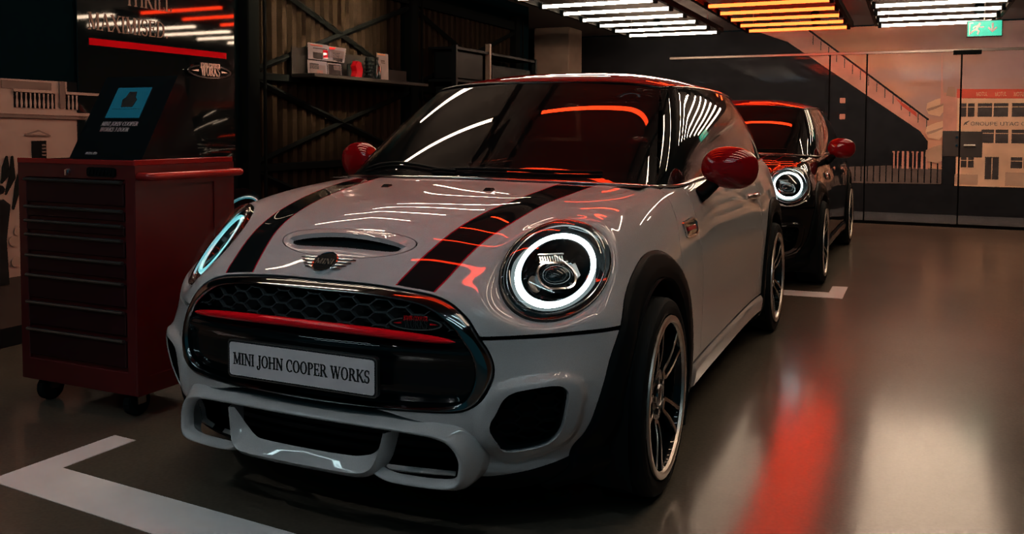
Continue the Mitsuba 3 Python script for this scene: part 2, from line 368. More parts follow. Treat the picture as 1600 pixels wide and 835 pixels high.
board(P_((-.62, 2.60), (.10, 2.60), (.22, 2.52), (1.712, 1.29), (1.74, 1.20), (1.62, 1.14), (-.15, 2.42)), 'print_pink', 'grandstand_edge', .014)
for i, t in enumerate(np.linspace(0, 1, 15)):
    x, z = .20+1.5*t, 2.50-1.20*t; board(sbox(x-.006, z-.13, x+.006, z), 'print_grey', 'railing_post', .018)
board(LineString([(.13, 2.585), (1.715, 1.30)]).buffer(.012), 'print_dark', 'railing', .020)
board(P_((1.30, 1.60), (1.56, 1.40), (1.58, 1.33), (1.38, 1.49)), 'print_red', 'spectators', .019)
board(P_((.72, .40), (.72, .63), (1.25, .66), (1.90, .62), (1.90, .42)), 'print_grey', 'low_wall', .014)
for i, x in enumerate(np.linspace(1.28, 1.70, 8)):
    board(sbox(x, .62, x+.030, .86), 'print_pink', 'fence_gap', .015)
for i, x in enumerate(np.linspace(.80, 1.85, 14)):
    board(sbox(x-.008, .43, x+.008, .84), 'print_dark', 'fence_post', .018)
# office building
board(P_((2.06, .40), (2.06, 1.70), (6.0, 1.64), (6.0, .40)), 'print_cream', 'building', .014, text='cream office building')
board(P_((2.06, 1.585), (2.06, 1.71), (6.0, 1.65), (6.0, 1.53)), 'print_red', 'building__roof_band', .018, text='red band along the roof')
for i in range(9):
    m = sans('MOTUL', .052, .003, True); s = .135/(m.bounds[1, 0]-m.bounds[0, 0]); m.apply_scale([s, 1, 1])
    v = m.vertices.copy(); m.vertices = np.stack([v[:, 0]+2.36+.22*i, MY-.022-v[:, 2], v[:, 1]+1.612-.0028*i], 1); m.invert()
    obj('building__lettering', m, 'print_cream', mk)
board(P_((2.08, 1.19), (2.08, 1.315), (6.0, 1.29), (6.0, 1.17)), 'print_cream', 'building__sign_band', .018)
m = sans('GROUPE UTAC CERAM', .048, .003, False); m.apply_scale([.86/(m.bounds[1, 0]-m.bounds[0, 0]), 1, 1])
v = m.vertices.copy(); m.vertices = np.stack([v[:, 0]+2.235+.43, MY-.022-v[:, 2], v[:, 1]+1.218], 1); m.invert(); obj('building__sign_lettering', m, 'print_grey', mk)
board(P_((2.145, 1.215), (2.165, 1.26), (2.225, 1.285), (2.185, 1.245), (2.195, 1.225), (2.172, 1.235)), 'print_grey', 'building__sign_emblem', .020)
def windows(z0, z1, spans):
    for a, b in spans:
        k = board(sbox(a, z0, b, z1), 'print_window', 'building__window', .018)
        mid_ = (a+b)/2
        for q in (sbox(mid_-.009, z0, mid_+.009, z1), sbox(a, z1-.055, b, z1-.045)):
            m = extrude(q, .003); v = m.vertices.copy(); m.vertices = np.stack([v[:, 0], MY-.022-v[:, 2], v[:, 1]], 1); m.invert()
            scene_key = obj('building__mullion', m, 'print_cream', mk)
windows(1.335, 1.515, [(2.10, 2.275), (2.315, 2.67), (2.715, 3.05), (3.10, 3.45), (3.50, 3.85), (3.9, 4.25)])
windows(.985, 1.165, [(2.365, 2.68), (2.72, 3.05), (3.10, 3.45), (3.50, 3.85), (3.9, 4.25)])
windows(.655, .80, [(2.13, 2.285), (2.72, 3.0), (3.1, 3.4)])
board(sbox(2.34, .43, 2.66, .86), 'print_cream', 'building__porch', .018)
board(sbox(2.42, .50, 2.58, .80), 'print_window', 'building__door', .022)
board(sbox(2.495, .50, 2.507, .79), 'print_cream', 'building__door_post', .026)
board(P_((2.06, .42), (2.06, .56), (2.34, .56), (2.34, .42)), 'print_cream_shade', 'building__plinth', .018)
board(P_((2.66, .42), (2.66, .60), (6.0, .58), (6.0, .42)), 'print_cream_shade', 'building__plinth', .018)
# spiral stair tower
for i, (z, w) in enumerate(((1.50, 0), (1.18, 0), (.86, 1))):
    board(P_((1.69, z-.06), (1.72, z-.13), (1.86, z-.16), (1.90, z-.10), (1.90, z+.10), (1.80, z+.07), (1.70, z+.02)), 'print_cream_shade' if w else 'print_cream', 'stair_turn', .020)
    board(P_((1.70, z-.055), (1.78, z-.03), (1.90, z+.015), (1.90, z-.01), (1.78, z-.065), (1.71, z-.09)), 'print_cream_shade', 'stair_shadow', .024)
board(sbox(1.90, .86, 2.07, 1.66), 'print_pink', 'stair_tower', .016)
board(sbox(1.90, .42, 2.07, .86), 'print_dark', 'tower_foot', .017)
board(P_((1.862, 1.5), (1.862, 2.2), (1.868, 2.2), (1.89, 1.72), (1.91, 1.5)), 'print_pink', 'mast', .022)
board(P_((1.93, 1.62), (1.95, 1.74), (2.03, 1.74), (2.05, 1.60)), 'print_cream_shade', 'tower_top', .020)
for z in (1.34, 1.567):
    board(rounded(.075, .075, .008, .615, z), 'print_pink', 'square_sign', .016)
label(mk, 'large printed mural of a racetrack grandstand and office building on the back wall', 'mural')

# glass partition with a lock box
gk = 'glass_partition'
GY = 9.0
for a, b in ((-1.45, .565), (.573, .996), (1.004, 2.032), (2.040, 4.2)):
    obj('pane', trimesh.Trimesh([[a, GY, .01], [b, GY, .01], [b, GY, 2.08], [a, GY, 2.08]], [[0, 1, 2], [0, 2, 3]]), 'clear_glass', gk)
obj('top_rail', box((-1.46, GY-.018, 2.080), (4.2, GY+.018, 2.112), .004), 'top_rail_mat', gk)
for x in (.569, 1.0, 2.036): obj('joint', box((x-.008, GY-.010, .01), (x+.008, GY+.010, 2.08)), 'steel_frame', gk)
obj('patch_fitting', box((1.945, GY-.03, 2.045), (2.24, GY+.03, 2.095), .004), 'steel_frame', gk)
obj('lock_case', box((1.855, GY-.035, .842), (2.03, GY+.035, 1.145), .006), 'lock_grey', gk)
obj('lock_case', box((2.042, GY-.035, .835), (2.275, GY+.035, 1.14), .006), 'lock_grey', gk)
obj('door_lever', cat(tube([(2.09, GY-.03, .975), (2.09, GY-.075, .975)], .012, 10), tube([(2.08, GY-.075, .975), (2.20, GY-.075, .978)], .013, 10)), 'machined', gk, 40)
for z in (.975, 1.07): obj('lock_cylinder', trimesh.creation.cylinder(.014, .02, sections=16).apply_transform(trimesh.transformations.rotation_matrix(np.pi/2, [1, 0, 0])).apply_translation([2.005, GY-.045, z]), 'dark_chrome', gk, 40)
obj('sill_rail', box((-1.46, GY-.02, 0), (4.2, GY+.02, .035)), 'steel_frame', gk)
label(gk, 'frameless glass partition with a grey lock case in front of the mural', 'glass partition')

# exit sign
ek = 'exit_sign'
EX = np.array([2.06, 8.42, 2.20]); ew, eh = .335, .165
obj('lamp_body', box(EX+[-.01, 0, -.01], EX+[ew+.01, .05, eh+.01], .006), 'lock_grey', ek)
kf = obj('face', box(EX+[0, -.004, 0], EX+[ew, -.001, eh]), 'exit_green', ek, emitter={'type': 'area', 'radiance': rgb(.01, .30, .20)}); label(kf, 'glowing green face')
def sign(poly, n):
    m = extrude(poly, .002); v = m.vertices.copy(); m.vertices = np.stack([v[:, 0]+EX[0], EX[1]-.004-v[:, 2], v[:, 1]+EX[2]], 1); m.invert()
    obj(n, m, 'plate_white', ek, emitter={'type': 'area', 'radiance': rgb(.45, .75, .68)})
sign(unary_union([LineString([(.245, .14), (.245, .05)]).buffer(.010, cap_style=2), P_((.195, .085), (.21, .10), (.245, .062), (.28, .10), (.295, .085), (.245, .035))]), 'arrow')
sign(unary_union([Point(.118, .135).buffer(.013), LineString([(.105, .115), (.085, .075)]).buffer(.014), LineString([(.085, .075), (.112, .055), (.100, .025)]).buffer(.009), LineString([(.085, .075), (.055, .06), (.03, .035)]).buffer(.009), LineString([(.105, .112), (.135, .095), (.155, .10)]).buffer(.007), LineString([(.10, .115), (.07, .11), (.055, .09)]).buffer(.007)]), 'running_figure')
sign(LineString([(.02, .02), (.02, .145), (.05, .145)]).buffer(.006), 'door_mark')
obj('hanger', tube([EX+[ew/2, .025, eh], [EX[0]+ew/2, EX[1]+.025, 2.62]], .008, 8), 'steel', ek)
label(ek, 'green glowing exit sign with running figure and down arrow under the white tube light', 'exit sign')

# concrete pillar
struct('pillar', cat(box((-3.57, 9.3, 0), (-3.02, 9.85, 2.62), .012)), 'concrete', 'square concrete pillar behind the white car')

# corrugated container wall with braced frames
ck = 'container_wall'
WX0 = -2.75
rib = .114
zz = (0.02, 2.36)
for bay, (ya, yb) in enumerate(((2.24, 4.29), (4.45, 6.62))):
    n = int((yb-ya)/rib); y = ya+(yb-ya-n*rib)/2
    for i in range(n):
        y0 = y+i*rib
        q = np.array([(WX0, y0), (WX0+.004, y0+.002), (WX0+.036, y0+.022), (WX0+.036, y0+.074), (WX0+.004, y0+.096), (WX0, y0+.098)])
        obj('rib', extrude(Polygon(q), zz[1]-zz[0]).apply_translation([0, 0, zz[0]]), 'corrugated', ck)
    obj('back_sheet', box((WX0-.004, ya, .0), (WX0+.003, yb, 2.4)), 'sheet_shade', ck)
    for z in (.86, 1.512): obj('rail', box((WX0+.03, ya, z-.028), (WX0+.075, yb, z+.028), .005), 'steel_frame', ck)
    for z in (.05, 2.33): obj('rail', box((WX0+.03, ya, z-.05), (WX0+.075, yb, z+.05), .005), 'steel_frame', ck)
    for z0, z1 in ((1.56, 2.24), (.90, 1.475), (.12, .82)):
        for a, b in ((z0, z1), (z1, z0)):
            obj('brace', tube([(WX0+.055, ya, a), (WX0+.055, yb, b)], .024, 4, flat=(1, 1)), 'steel_frame', ck)
for y in (2.18, 4.37, 6.70):
    obj('post', box((WX0, y-.06, 0), (WX0+.09, y+.06, 2.45), .008), 'steel_frame', ck)
    obj('lock_rod', tube([(WX0+.11, y+.085, .05), (WX0+.11, y+.085, 2.4)], .012, 8), 'steel_frame', ck, 40)
label(ck, 'dark corrugated container doors with crossed steel braces along the left wall', 'container wall')

# shelf with print-outs
sk = 'wall_shelf'
obj('board', box((-2.66, 2.58, 1.52), (-2.45, 4.24, 1.548), .003), 'shelf_grey', sk)
obj('back_panel', box((-2.665, 2.58, 1.545), (-2.655, 3.70, 1.745)), 'shelf_grey', sk)
obj('back_panel', box((-2.665, 3.90, 1.545), (-2.655, 4.20, 1.66)), 'shelf_grey', sk)
label(sk, 'grey shelf board with a back panel on the container wall', 'shelf')
def leaflet(y0, y1, z0, z1, text, pics, lean=.02, grp=None, slant=0.):
    k = numbered('magazine')
    def sheet_(a, b, c, d, off, b_):
        pts = [(a, c), (b, c), (b+slant*(d-z0)/(z1-z0), d), (a, d)]
        m = extrude(Polygon(pts), .003); v = m.vertices.copy()
        m.vertices = np.stack([-2.628+off+v[:, 2]-(v[:, 1]-z0)*lean, v[:, 0], v[:, 1]], 1); return m, b_
    m, b_ = sheet_(y0, y1, z0, z1, 0, 'paper'); obj('page', m, b_, k)
    for nm, (a, b, c, d, mt) in pics:
        m, b_ = sheet_(y0+(y1-y0)*a, y0+(y1-y0)*b, z0+(z1-z0)*c, z0+(z1-z0)*d, .0035, mt); obj(nm, m, b_, k)
    label(k, text, 'magazine', grp)
leaflet(2.735, 2.985, 1.667, 1.79, 'magazine with a dark picture and red box, upper left on the shelf', [('title_print', (.12, .72, .84, .93, 'print_red')), ('headline', (.25, .95, .68, .74, 'print_black')), ('picture', (.25, .70, .06, .45, 'print_window')), ('red_box', (.74, .97, .14, .66, 'red_gloss'))])
leaflet(2.985, 3.20, 1.667, 1.785, 'magazine with a dark helmet picture, upper right on the shelf', [('title_print', (.08, .35, .80, .93, 'stripe_red')), ('sky_print', (.03, .9, .25, .78, 'print_plaster_shade')), ('picture', (.30, .62, .10, .62, 'print_black')), ('picture', (.55, .85, .04, .28, 'print_window'))], slant=.03)
leaflet(2.735, 2.975, 1.549, 1.660, 'magazine with a curved dark wheel picture, lower left on the shelf', [('picture', (.10, .90, .08, .72, 'print_plaster_shade')), ('picture', (.10, .55, .42, .80, 'print_black')), ('red_print', (.45, .75, .08, .36, 'print_red'))], .06)
leaflet(2.985, 3.165, 1.549, 1.655, 'magazine with a black detail picture, lower right on the shelf', [('picture', (.05, .92, .10, .90, 'print_window')), ('picture', (.40, .88, .50, .85, 'print_plaster_shade'))], .06)
leaflet(3.675, 3.855, 1.549, 1.787, 'white info card with an orange top edge at the right end of the shelf', [('orange_edge', (.05, .70, .93, .98, 'orange_print')), ('title_print', (.35, .65, .70, .76, 'print_grey')), ('title_print', (.38, .68, .64, .68, 'print_grey'))], .02)
labels['magazine_004']['category'] = 'info card'
# small red and black things on the shelf
k = 'brake_caliper'
m = extrude(Polygon([(0, 0), (.075, 0), (.09, .06), (.07, .115), (.03, .125), (.0, .09), (.018, .05)]).buffer(.006), .05); v = m.vertices.copy()
m.vertices = np.stack([-2.59+v[:, 2], 3.24+v[:, 0], 1.555+v[:, 1]], 1); obj(k+'__body', m, 'red_gloss'); obj(k+'__pad', box((-2.61, 3.21, 1.549), (-2.59, 3.25, 1.66), .004), 'black_plastic'); label(k, 'small red and black caliper shaped piece on the shelf', 'car part')
k = 'shock_absorber'
obj('body', tube([(-2.56, 3.46, 1.549), (-2.56, 3.455, 1.73)], .032, 14), 'black_plastic', k, 40)
for i in range(5): obj('coil', tube(np.stack([-2.56+.037*np.cos(wt_ := np.linspace(0, 2*np.pi, 18)), 3.458+.037*np.sin(wt_), np.full(18, 1.575+.03*i)], 1), .006, 6), 'gloss_black', k, 40)
obj('foot', trimesh.creation.cylinder(.045, .02, sections=20).apply_translation([-2.56, 3.46, 1.559]), 'black_plastic', k, 40); label(k, 'black damper with coils standing between the red piece and the white card', 'car part')
k = 'black_bottle'
obj('body', lathe([(1.549, .0), (1.549, .035), (1.66, .035), (1.69, .014), (1.72, .013), (1.72, 0)], 20, 'z').apply_translation([-2.56, 3.57, 0]), 'gloss_black', k, 40); obj('cap', trimesh.creation.cylinder(.016, .02, sections=16).apply_translation([-2.56, 3.57, 1.728]), 'dark_plastic', k, 40); label(k, 'black bottle beside the damper on the shelf', 'bottle')
# dark cabinet on the next bay
k = 'wall_cabinet'
obj('carcass', box((-2.67, 4.62, 1.0), (-2.38, 6.55, 1.03)), 'dark_plastic', k)
for z in (1.30, 1.60, 1.905): obj('shelf_board', box((-2.67, 4.62, z-.012), (-2.38, 6.55, z+.012)), 'dark_plastic', k)
for y in (4.62, 5.34, 6.53): obj('upright', box((-2.42, y, .0), (-2.37, y+.035, 2.0 if y == 5.34 else 1.93)), 'upright_mat' if y == 5.34 else 'dark_plastic', k)
for a, b, c, d in ((4.68, 5.25, 1.62, 1.88), (5.45, 6.45, 1.62, 1.80), (4.7, 5.2, 1.33, 1.55), (5.5, 6.3, 1.33, 1.56)): obj('bin', box((-2.64, a, c), (-2.40, b, d), .01), 'dark_plastic', k)
label(k, 'dark open shelving unit with bins in the second container bay', 'shelving')

# left wall: mural, dark glossy panel
LX = -2.745
lk = 'wall_print'
def lboard(poly, bsdf, name, lift, parent=lk, depth=.004, text=None):
    m = extrude(poly, depth); v = m.vertices.copy(); m.vertices = np.stack([LX+lift+v[:, 2], v[:, 0], v[:, 1]], 1)
    k = obj(name, m, bsdf, parent)
    if text: label(k, text)
    return k
lboard(sbox(-1.6, .34, .985, 1.396), 'print_plaster', 'house_wall', .002, text='pale plaster house wall')
lboard(sbox(-1.6, .0, .985, .36), 'print_ground', 'ground', .004)
lboard(sbox(-1.6, 0, .985, .10), 'print_dark', 'base_strip', .008)
lboard(P_((-1.6, 1.245), (.985, 1.205), (.985, 1.185), (-1.6, 1.225)), 'print_plaster_shade', 'cornice', .010, depth=.008)
lboard(P_((-1.6, 1.262), (.985, 1.222), (.985, 1.205), (-1.6, 1.245)), 'print_plaster', 'balcony_edge', .010, depth=.012)
for a, b in ((-.10, .30), (.42, .66), (.73, .96)):
    lboard(P_((a, 1.256-.0155*(a)), (b, 1.256-.0155*b), (b, 1.345-.012*b), (a, 1.345-.012*a)), 'print_dark', 'balustrade_shade', .006)
    lboard(P_((a-.01, 1.335-.012*a), (b+.01, 1.335-.012*b), (b+.01, 1.350-.012*b), (a-.01, 1.350-.012*a)), 'print_plaster', 'handrail', .016)
    for y in np.arange(a+.012, b-.005, .026):
        zb = 1.254-.0155*y
        q = Polygon([(-.004, 0), (.004, 0), (.0075, .025), (.003, .055), (.005, .08), (-.005, .08), (-.003, .055), (-.0075, .025)])
        lboard(shapely.affinity.translate(q, y, zb), 'print_plaster', 'baluster', .012)
for a, b in ((.305, .335), (.685, .72)): lboard(sbox(a, 1.25, b, 1.396), 'print_plaster_shade', 'pilaster', .012)
lboard(sbox(.74, 1.33, .87, 1.396), 'print_dark', 'balcony_opening', .007)
lboard(P_((.35, 1.345), (.64, 1.342), (.64, 1.385), (.35, 1.388)), 'print_plaster_shade', 'panel_moulding', .006)
lboard(P_((.475, 1.100), (.625, 1.094), (.625, 1.102), (.555, 1.130), (.475, 1.108)), 'print_plaster_shade', 'pediment', .010)
lboard(P_((.495, 1.106), (.605, 1.101), (.555, 1.122)), 'print_plaster', 'pediment_field', .013)
lboard(sbox(.515, .84, .60, 1.072), 'print_dark', 'window', .008, text='dark narrow window')
for z in np.arange(.99, 1.06, .018): lboard(sbox(.572, z, .594, z+.009), 'print_plaster_shade', 'shutter_slat', .012)
lboard(P_((.80, 1.085), (.985, 1.08), (.985, 1.075), (.80, 1.078)), 'print_plaster_shade', 'moulding', .010)
# people and plants printed at the left edge
def figure(y, z0, h, mt='print_figure'):
    s = h
    body = unary_union([P_((y-.07*s, z0), (y-.05*s, z0+.45*s), (y-.10*s, z0+.80*s), (y-.03*s, z0+.86*s), (y+.03*s, z0+.86*s), (y+.10*s, z0+.80*s), (y+.05*s, z0+.45*s), (y+.07*s, z0)).buffer(.004)])
    lboard(body, mt, 'printed_figure', .008)
    lboard(shapely.affinity.scale(Point(y, z0+.93*s).buffer(.065*s), .8, 1.1), 'print_skin', 'printed_face', .008)
    lboard(shapely.affinity.scale(Point(y-.006*s, z0+.965*s).buffer(.06*s), .85, .75), 'print_figure', 'printed_hair', .012)
for y, h in ((-.55, .55), (-.35, .50), (-.18, .56), (.02, .50), (.17, .53), (.33, .51)): figure(y, .33, h)
for y, z in ((.40, .55), (.41, .44), (.43, .60)): lboard(Point(y, z).buffer(.028), 'print_skin', 'printed_flower', .009)
for b in (((.36, .80), (.385, .88), (.40, .99), (.41, .88)), ((.40, .72), (.42, .85), (.455, .95), (.445, .84)), ((.34, .86), (.35, .94), (.37, .99), (.38, .90))): lboard(Polygon(b).buffer(.006), 'print_foliage', 'printed_plant', .009)
label(lk, 'printed wall picture of a pale house with balustrade behind the toolbox', 'wall picture')
pk = 'display_panel'
obj('glass', box((LX, .80, .10), (LX+.018, 2.075, 2.40), .003), 'panel_glass', pk)
t_, w_ = serif('MAXIMISED.', .098); t_ = fit(t_, .585, 1.165, 1.70); lboard(t_, 'print_skin', 'lettering', .018, pk, .003)
t_, w_ = serif('THRILL', .098); t_ = fit(t_, .355, 1.315, 1.868); lboard(t_, 'print_skin', 'lettering', .018, pk, .003)
lboard(sbox(.877, 1.612, 1.975, 1.652), 'red_gloss', 'red_bar', .018, pk, .003)
label(pk, 'tall glossy black panel with pink serif lettering and a red bar on the left wall', 'display panel')
# winged sign on the panel
wk = 'winged_sign'
for i, (m, b) in enumerate(badge(.39, .012)):
    m = place(m, [LX+.03, 1.80, 1.515], [0, 1, 0], [0, 0, 1.], [1, 0, 0])
    obj('plate' if i == 0 else 'relief', m, {'BADGE_RED': 'machined', 'dark_chrome': 'machined'}.get(b, b), wk)
label(wk, 'silver winged works sign standing out from the black panel', 'sign')
# ------------------------------------------------------------------ the car: a field for its lower body, cut into panels
SECTIONS = {  # y: points (x, z) of the body's half cross-section, bonnet centre to sill
 -.66: [(0,.738),(.25,.716),(.36,.70),(.48,.672),(.60,.63),(.68,.58),(.74,.50),(.755,.40),(.75,.2)],
 -.50: [(0,.848),(.289,.82),(.398,.795),(.49,.766),(.58,.735),(.67,.685),(.735,.62),(.775,.54),(.787,.45),(.785,.2)],
 -.36: [(0,.896),(.313,.868),(.425,.848),(.5,.838),(.58,.825),(.65,.785),(.72,.715),(.78,.645),(.815,.56),(.823,.45),(.818,.2)],
 -.25: [(0,.915),(.33,.893),(.444,.875),(.54,.872),(.61,.874),(.66,.86),(.70,.832),(.738,.783),(.772,.72),(.808,.63),(.828,.52),(.83,.40),(.825,.2)],
 -.10: [(0,.929),(.349,.916),(.462,.906),(.58,.905),(.64,.90),(.69,.878),(.735,.83),(.775,.765),(.81,.68),(.83,.58),(.834,.45),(.828,.2)],
  .10: [(0,.95),(.37,.939),(.49,.931),(.58,.928),(.64,.922),(.70,.897),(.745,.848),(.782,.77),(.812,.68),(.83,.58),(.834,.45),(.828,.2)],
  .30: [(0,.971),(.38,.958),(.5,.948),(.6,.94),(.66,.931),(.71,.908),(.75,.858),(.783,.78),(.807,.69),(.821,.6),(.824,.45),(.812,.2)],
  .55: [(0,.985),(.5,.965),(.64,.951),(.70,.937),(.737,.90),(.766,.84),(.789,.76),(.805,.67),(.812,.58),(.811,.45),(.80,.2)],
  .90: [(0,.99),(.6,.975),(.70,.966),(.738,.948),(.763,.90),(.786,.82),(.803,.73),(.811,.62),(.811,.5),(.805,.35),(.797,.2)],
 1.30: [(0,.995),(.6,.98),(.70,.971),(.739,.953),(.764,.90),(.787,.82),(.804,.73),(.812,.62),(.812,.5),(.805,.35),(.797,.2)],
 1.80: [(0,1.),(.6,.985),(.70,.977),(.742,.957),(.768,.90),(.792,.82),(.81,.72),(.818,.61),(.817,.48),(.81,.35),(.80,.2)],
 2.20: [(0,1.),(.6,.99),(.70,.982),(.743,.962),(.772,.90),(.80,.80),(.82,.70),(.831,.58),(.832,.45),(.822,.2)],
 2.50: [(0,1.),(.6,.992),(.70,.985),(.742,.965),(.773,.89),(.803,.78),(.824,.68),(.835,.57),(.836,.45),(.828,.2)],
 2.80: [(0,1.),(.6,.992),(.69,.985),(.73,.965),(.765,.88),(.795,.77),(.813,.66),(.818,.5),(.81,.2)],
 3.15: [(0,1.),(.58,.99),(.66,.98),(.70,.955),(.735,.87),(.765,.76),(.782,.65),(.785,.5),(.775,.2)],
}
ZC = .55
TH = np.linspace(-np.pi/2, np.pi/2, 181)
ys = np.array(sorted(SECTIONS))
def _sec(pts):
    p = np.array(pts, float)
    tail = [(.74, .12), (.55, .10), (.3, .10), (0, .10)]
    p = np.vstack([p, tail])
    s = np.r_[0, np.cumsum(np.linalg.norm(np.diff(p, axis=0), axis=1))]
    q = PchipInterpolator(s, p)(np.linspace(0, s[-1], 1200))
    th = np.arctan2(q[:, 1]-ZC, q[:, 0]); r = np.hypot(q[:, 1]-ZC, q[:, 0])
    o = np.argsort(th)
    r = np.interp(TH, th[o], r[o])
    k = np.exp(-.5*(np.arange(-9, 10)/2.2)**2); k /= k.sum()
    rp = np.pad(r, 9, mode='reflect')
    return np.convolve(rp, k, 'valid')
_Y = np.linspace(-.9, 3.4, 216)
_R = PchipInterpolator(ys, np.array([_sec(SECTIONS[y]) for y in ys]))(np.clip(_Y, ys[0], ys[-1]))
_ky = np.exp(-.5*(np.arange(-8, 9)/2.6)**2); _ky /= _ky.sum()
_R = np.apply_along_axis(lambda c: np.convolve(np.pad(c, 8, mode='edge'), _ky, 'valid'), 0, _R)
_RF = spline_filter(_R)
# nose: y of the front face over (x, z)
_px = [0,.1,.2,.3,.4,.506,.565,.622,.65,.731,.785,.813,.835,.86,.95]
_py = [-.718,-.7155,-.708,-.694,-.672,-.640,-.602,-.556,-.531,-.449,-.392,-.350,-.29,-.18,.3]
_plan = PchipInterpolator(_px, _py)
_lean = PchipInterpolator([.0,.12,.17,.2,.225,.25,.28,.32,.37,.45,.55,.6,.65,.7,.76,.85,1.1],[.30,.19,.10,.062,.040,.042,.030,-.002,-.016,-.016,-.005,0,.011,.032,.085,.20,.6])
_NX, _NZ = np.linspace(0, 1, 201), np.linspace(0, 1.1, 221)
def _nose():
    X, Z = np.meshgrid(_NX, _NZ, indexing='ij')
    F = _plan(np.clip(X, 0, .95))+(X > .95)*(X-.95)*8+_lean(Z)
    F = F-.035*np.exp(-((X-.69)/.085)**2-((Z-.45)/.085)**2)
    return gaussian_filter(F, (2.2, 1.6), mode='nearest')
_NF = spline_filter(_nose())
_rearz = PchipInterpolator([0,.2,.3,.5,.7,.9,1.0,1.2],[2.95,3.02,3.05,3.06,3.03,2.98,2.95,2.9])
# headlamp plane and ellipse
LC, LN = np.array([.61267,-.37576,.75371]), np.array([.50598546,-.56884261,.64838013])
LU = np.cross([0,0,1.], LN); LU /= np.linalg.norm(LU)
LU = -LU if LU[0] < 0 else LU
LV = np.cross(LN, LU); LV = LV if LV[2] > 0 else -LV
def lamp_uvh(p):
    d = p-LC
    u, v, c, s = d@LU, d@LV+.0036, np.cos(.6686), np.sin(.6686)
    return u*c+v*s, v*c-u*s, d@LN
def smax(a, b, k):
    h = np.maximum(k-np.abs(a-b), 0)/k
    return np.maximum(a, b)+h*h*h*k/6
def field(p, full=True):
    """Signed distance-like field of the car's lower body; p (n, 3)."""
    x, y, z = np.abs(p[:, 0]), p[:, 1], p[:, 2]
    th = np.arctan2(z-ZC, x); r = np.hypot(z-ZC, x)
    R = map_coordinates(_RF, [(y-_Y[0])/(_Y[1]-_Y[0]), (th-TH[0])/(TH[1]-TH[0])], order=3, prefilter=False, mode='nearest')
    a = (r-R)*.93
    F = map_coordinates(_NF, [x/(_NX[1]-_NX[0]), z/(_NZ[1]-_NZ[0])], order=3, prefilter=False, mode='nearest')
    b = (F-y)*.86
    k = np.clip(.05+.10*(z-.45), .03, .10)
    f = smax(a, b, k)
    c = (y-_rearz(z)-(-.5)*x*x*.5)*.97
    f = smax(f, c, .22)
    if full:
        m = (y < .25) & (z > .45) & (x > .3)
        if m.any():
            q = np.stack([x[m], y[m], z[m]], 1)
            u, v, h = lamp_uvh(q)
            rho = np.hypot(u/LA, v/LB)
            g = f[m]
            pod = smax((rho-1.035)*.16, h+.004, .02)
            g = -smax(-g, -pod, .07)
            d = (rho-1.0)*.16-1.7*h
            cone = smax(d*.55, -h-.03, .01)
            g = smax(g, -cone, .045)
            f = f.copy(); f[m] = g
    return f
LA, LB = .2005, .1390
def gradient(p, e=.0015):
    g = np.empty_like(p)
    for k in range(3):
        d = np.zeros(3); d[k] = e
        g[:, k] = field(p+d)-field(p-d)
    return g/(2*e)
def newton(p, n=3):
    p = p.copy()
    for _ in range(n):
        g = gradient(p)
        p -= g*np.clip(field(p)/np.maximum((g*g).sum(1), .2), -.02, .02)[:, None]
    return p
def surface_net(h=.0095):
    """The x > 0 half of the body as a triangle mesh on the field's zero."""
    xs = (np.arange(int(.92/h))-.5)*h; yy = np.arange(-.80, 3.12, h); zs = np.arange(.06, 1.06, h)
    G = np.empty((len(xs), len(yy), len(zs)), np.float32)
    Yg, Zg = np.meshgrid(yy, zs, indexing='ij')
    for i, x in enumerate(xs):
        G[i] = field(np.stack([np.full(Yg.size, x), Yg.ravel(), Zg.ravel()], 1)).reshape(Yg.shape)
    G[0] = G[1]
    S = G < 0
    acc = np.zeros((len(xs)-1, len(yy)-1, len(zs)-1, 3)); cnt = np.zeros(acc.shape[:3])
    quads = []
    for ax in range(3):
        a = [slice(None)]*3; b = [slice(None)]*3; a[ax] = slice(0, -1); b[ax] = slice(1, None)
        cross = S[tuple(a)] != S[tuple(b)]
        I = np.argwhere(cross)
        ga, gb = G[tuple(a)][cross], G[tuple(b)][cross]
        t = ga/(ga-gb)
        pt = np.stack([xs[I[:, 0]], yy[I[:, 1]], zs[I[:, 2]]], 1); pt[:, ax] += t*h
        u, v = [(1, 2), (2, 0), (0, 1)][ax]
        cells = []
        ok = np.ones(len(I), bool)
        for du, dv in ((0, 0), (1, 0), (1, 1), (0, 1)):
            c = I.copy(); c[:, u] -= du; c[:, v] -= dv
            ok &= (c >= 0).all(1) & (c < acc.shape[:3]).all(1)
            cells.append(c)
        for c in cells:
            q = (c >= 0).all(1) & (c < acc.shape[:3]).all(1)
            np.add.at(acc, tuple(c[q].T), pt[q]); np.add.at(cnt, tuple(c[q].T), 1)
        ids = np.stack([np.ravel_multi_index(tuple(np.clip(c, 0, np.array(acc.shape[:3])-1).T), acc.shape[:3]) for c in cells], 1)
        flip = S[tuple(a)][cross]
        ids[~flip] = ids[~flip][:, ::-1]
        quads.append(ids[ok])
    Q = np.vstack(quads)
    used, inv = np.unique(Q, return_inverse=True); Q = inv.reshape(Q.shape)
    V = acc.reshape(-1, 3)[used]/cnt.ravel()[used][:, None]
    centre = used//(acc.shape[1]*acc.shape[2]) == 0
    V = newton(V, 3); V[centre, 0] = 0
    V = newton(V, 1); V[centre, 0] = 0
    F = np.vstack([Q[:, [0, 1, 2]], Q[:, [0, 2, 3]]])
    F = F[(F[:, 0] != F[:, 1]) & (F[:, 1] != F[:, 2]) & (F[:, 0] != F[:, 2])]
    return V, F
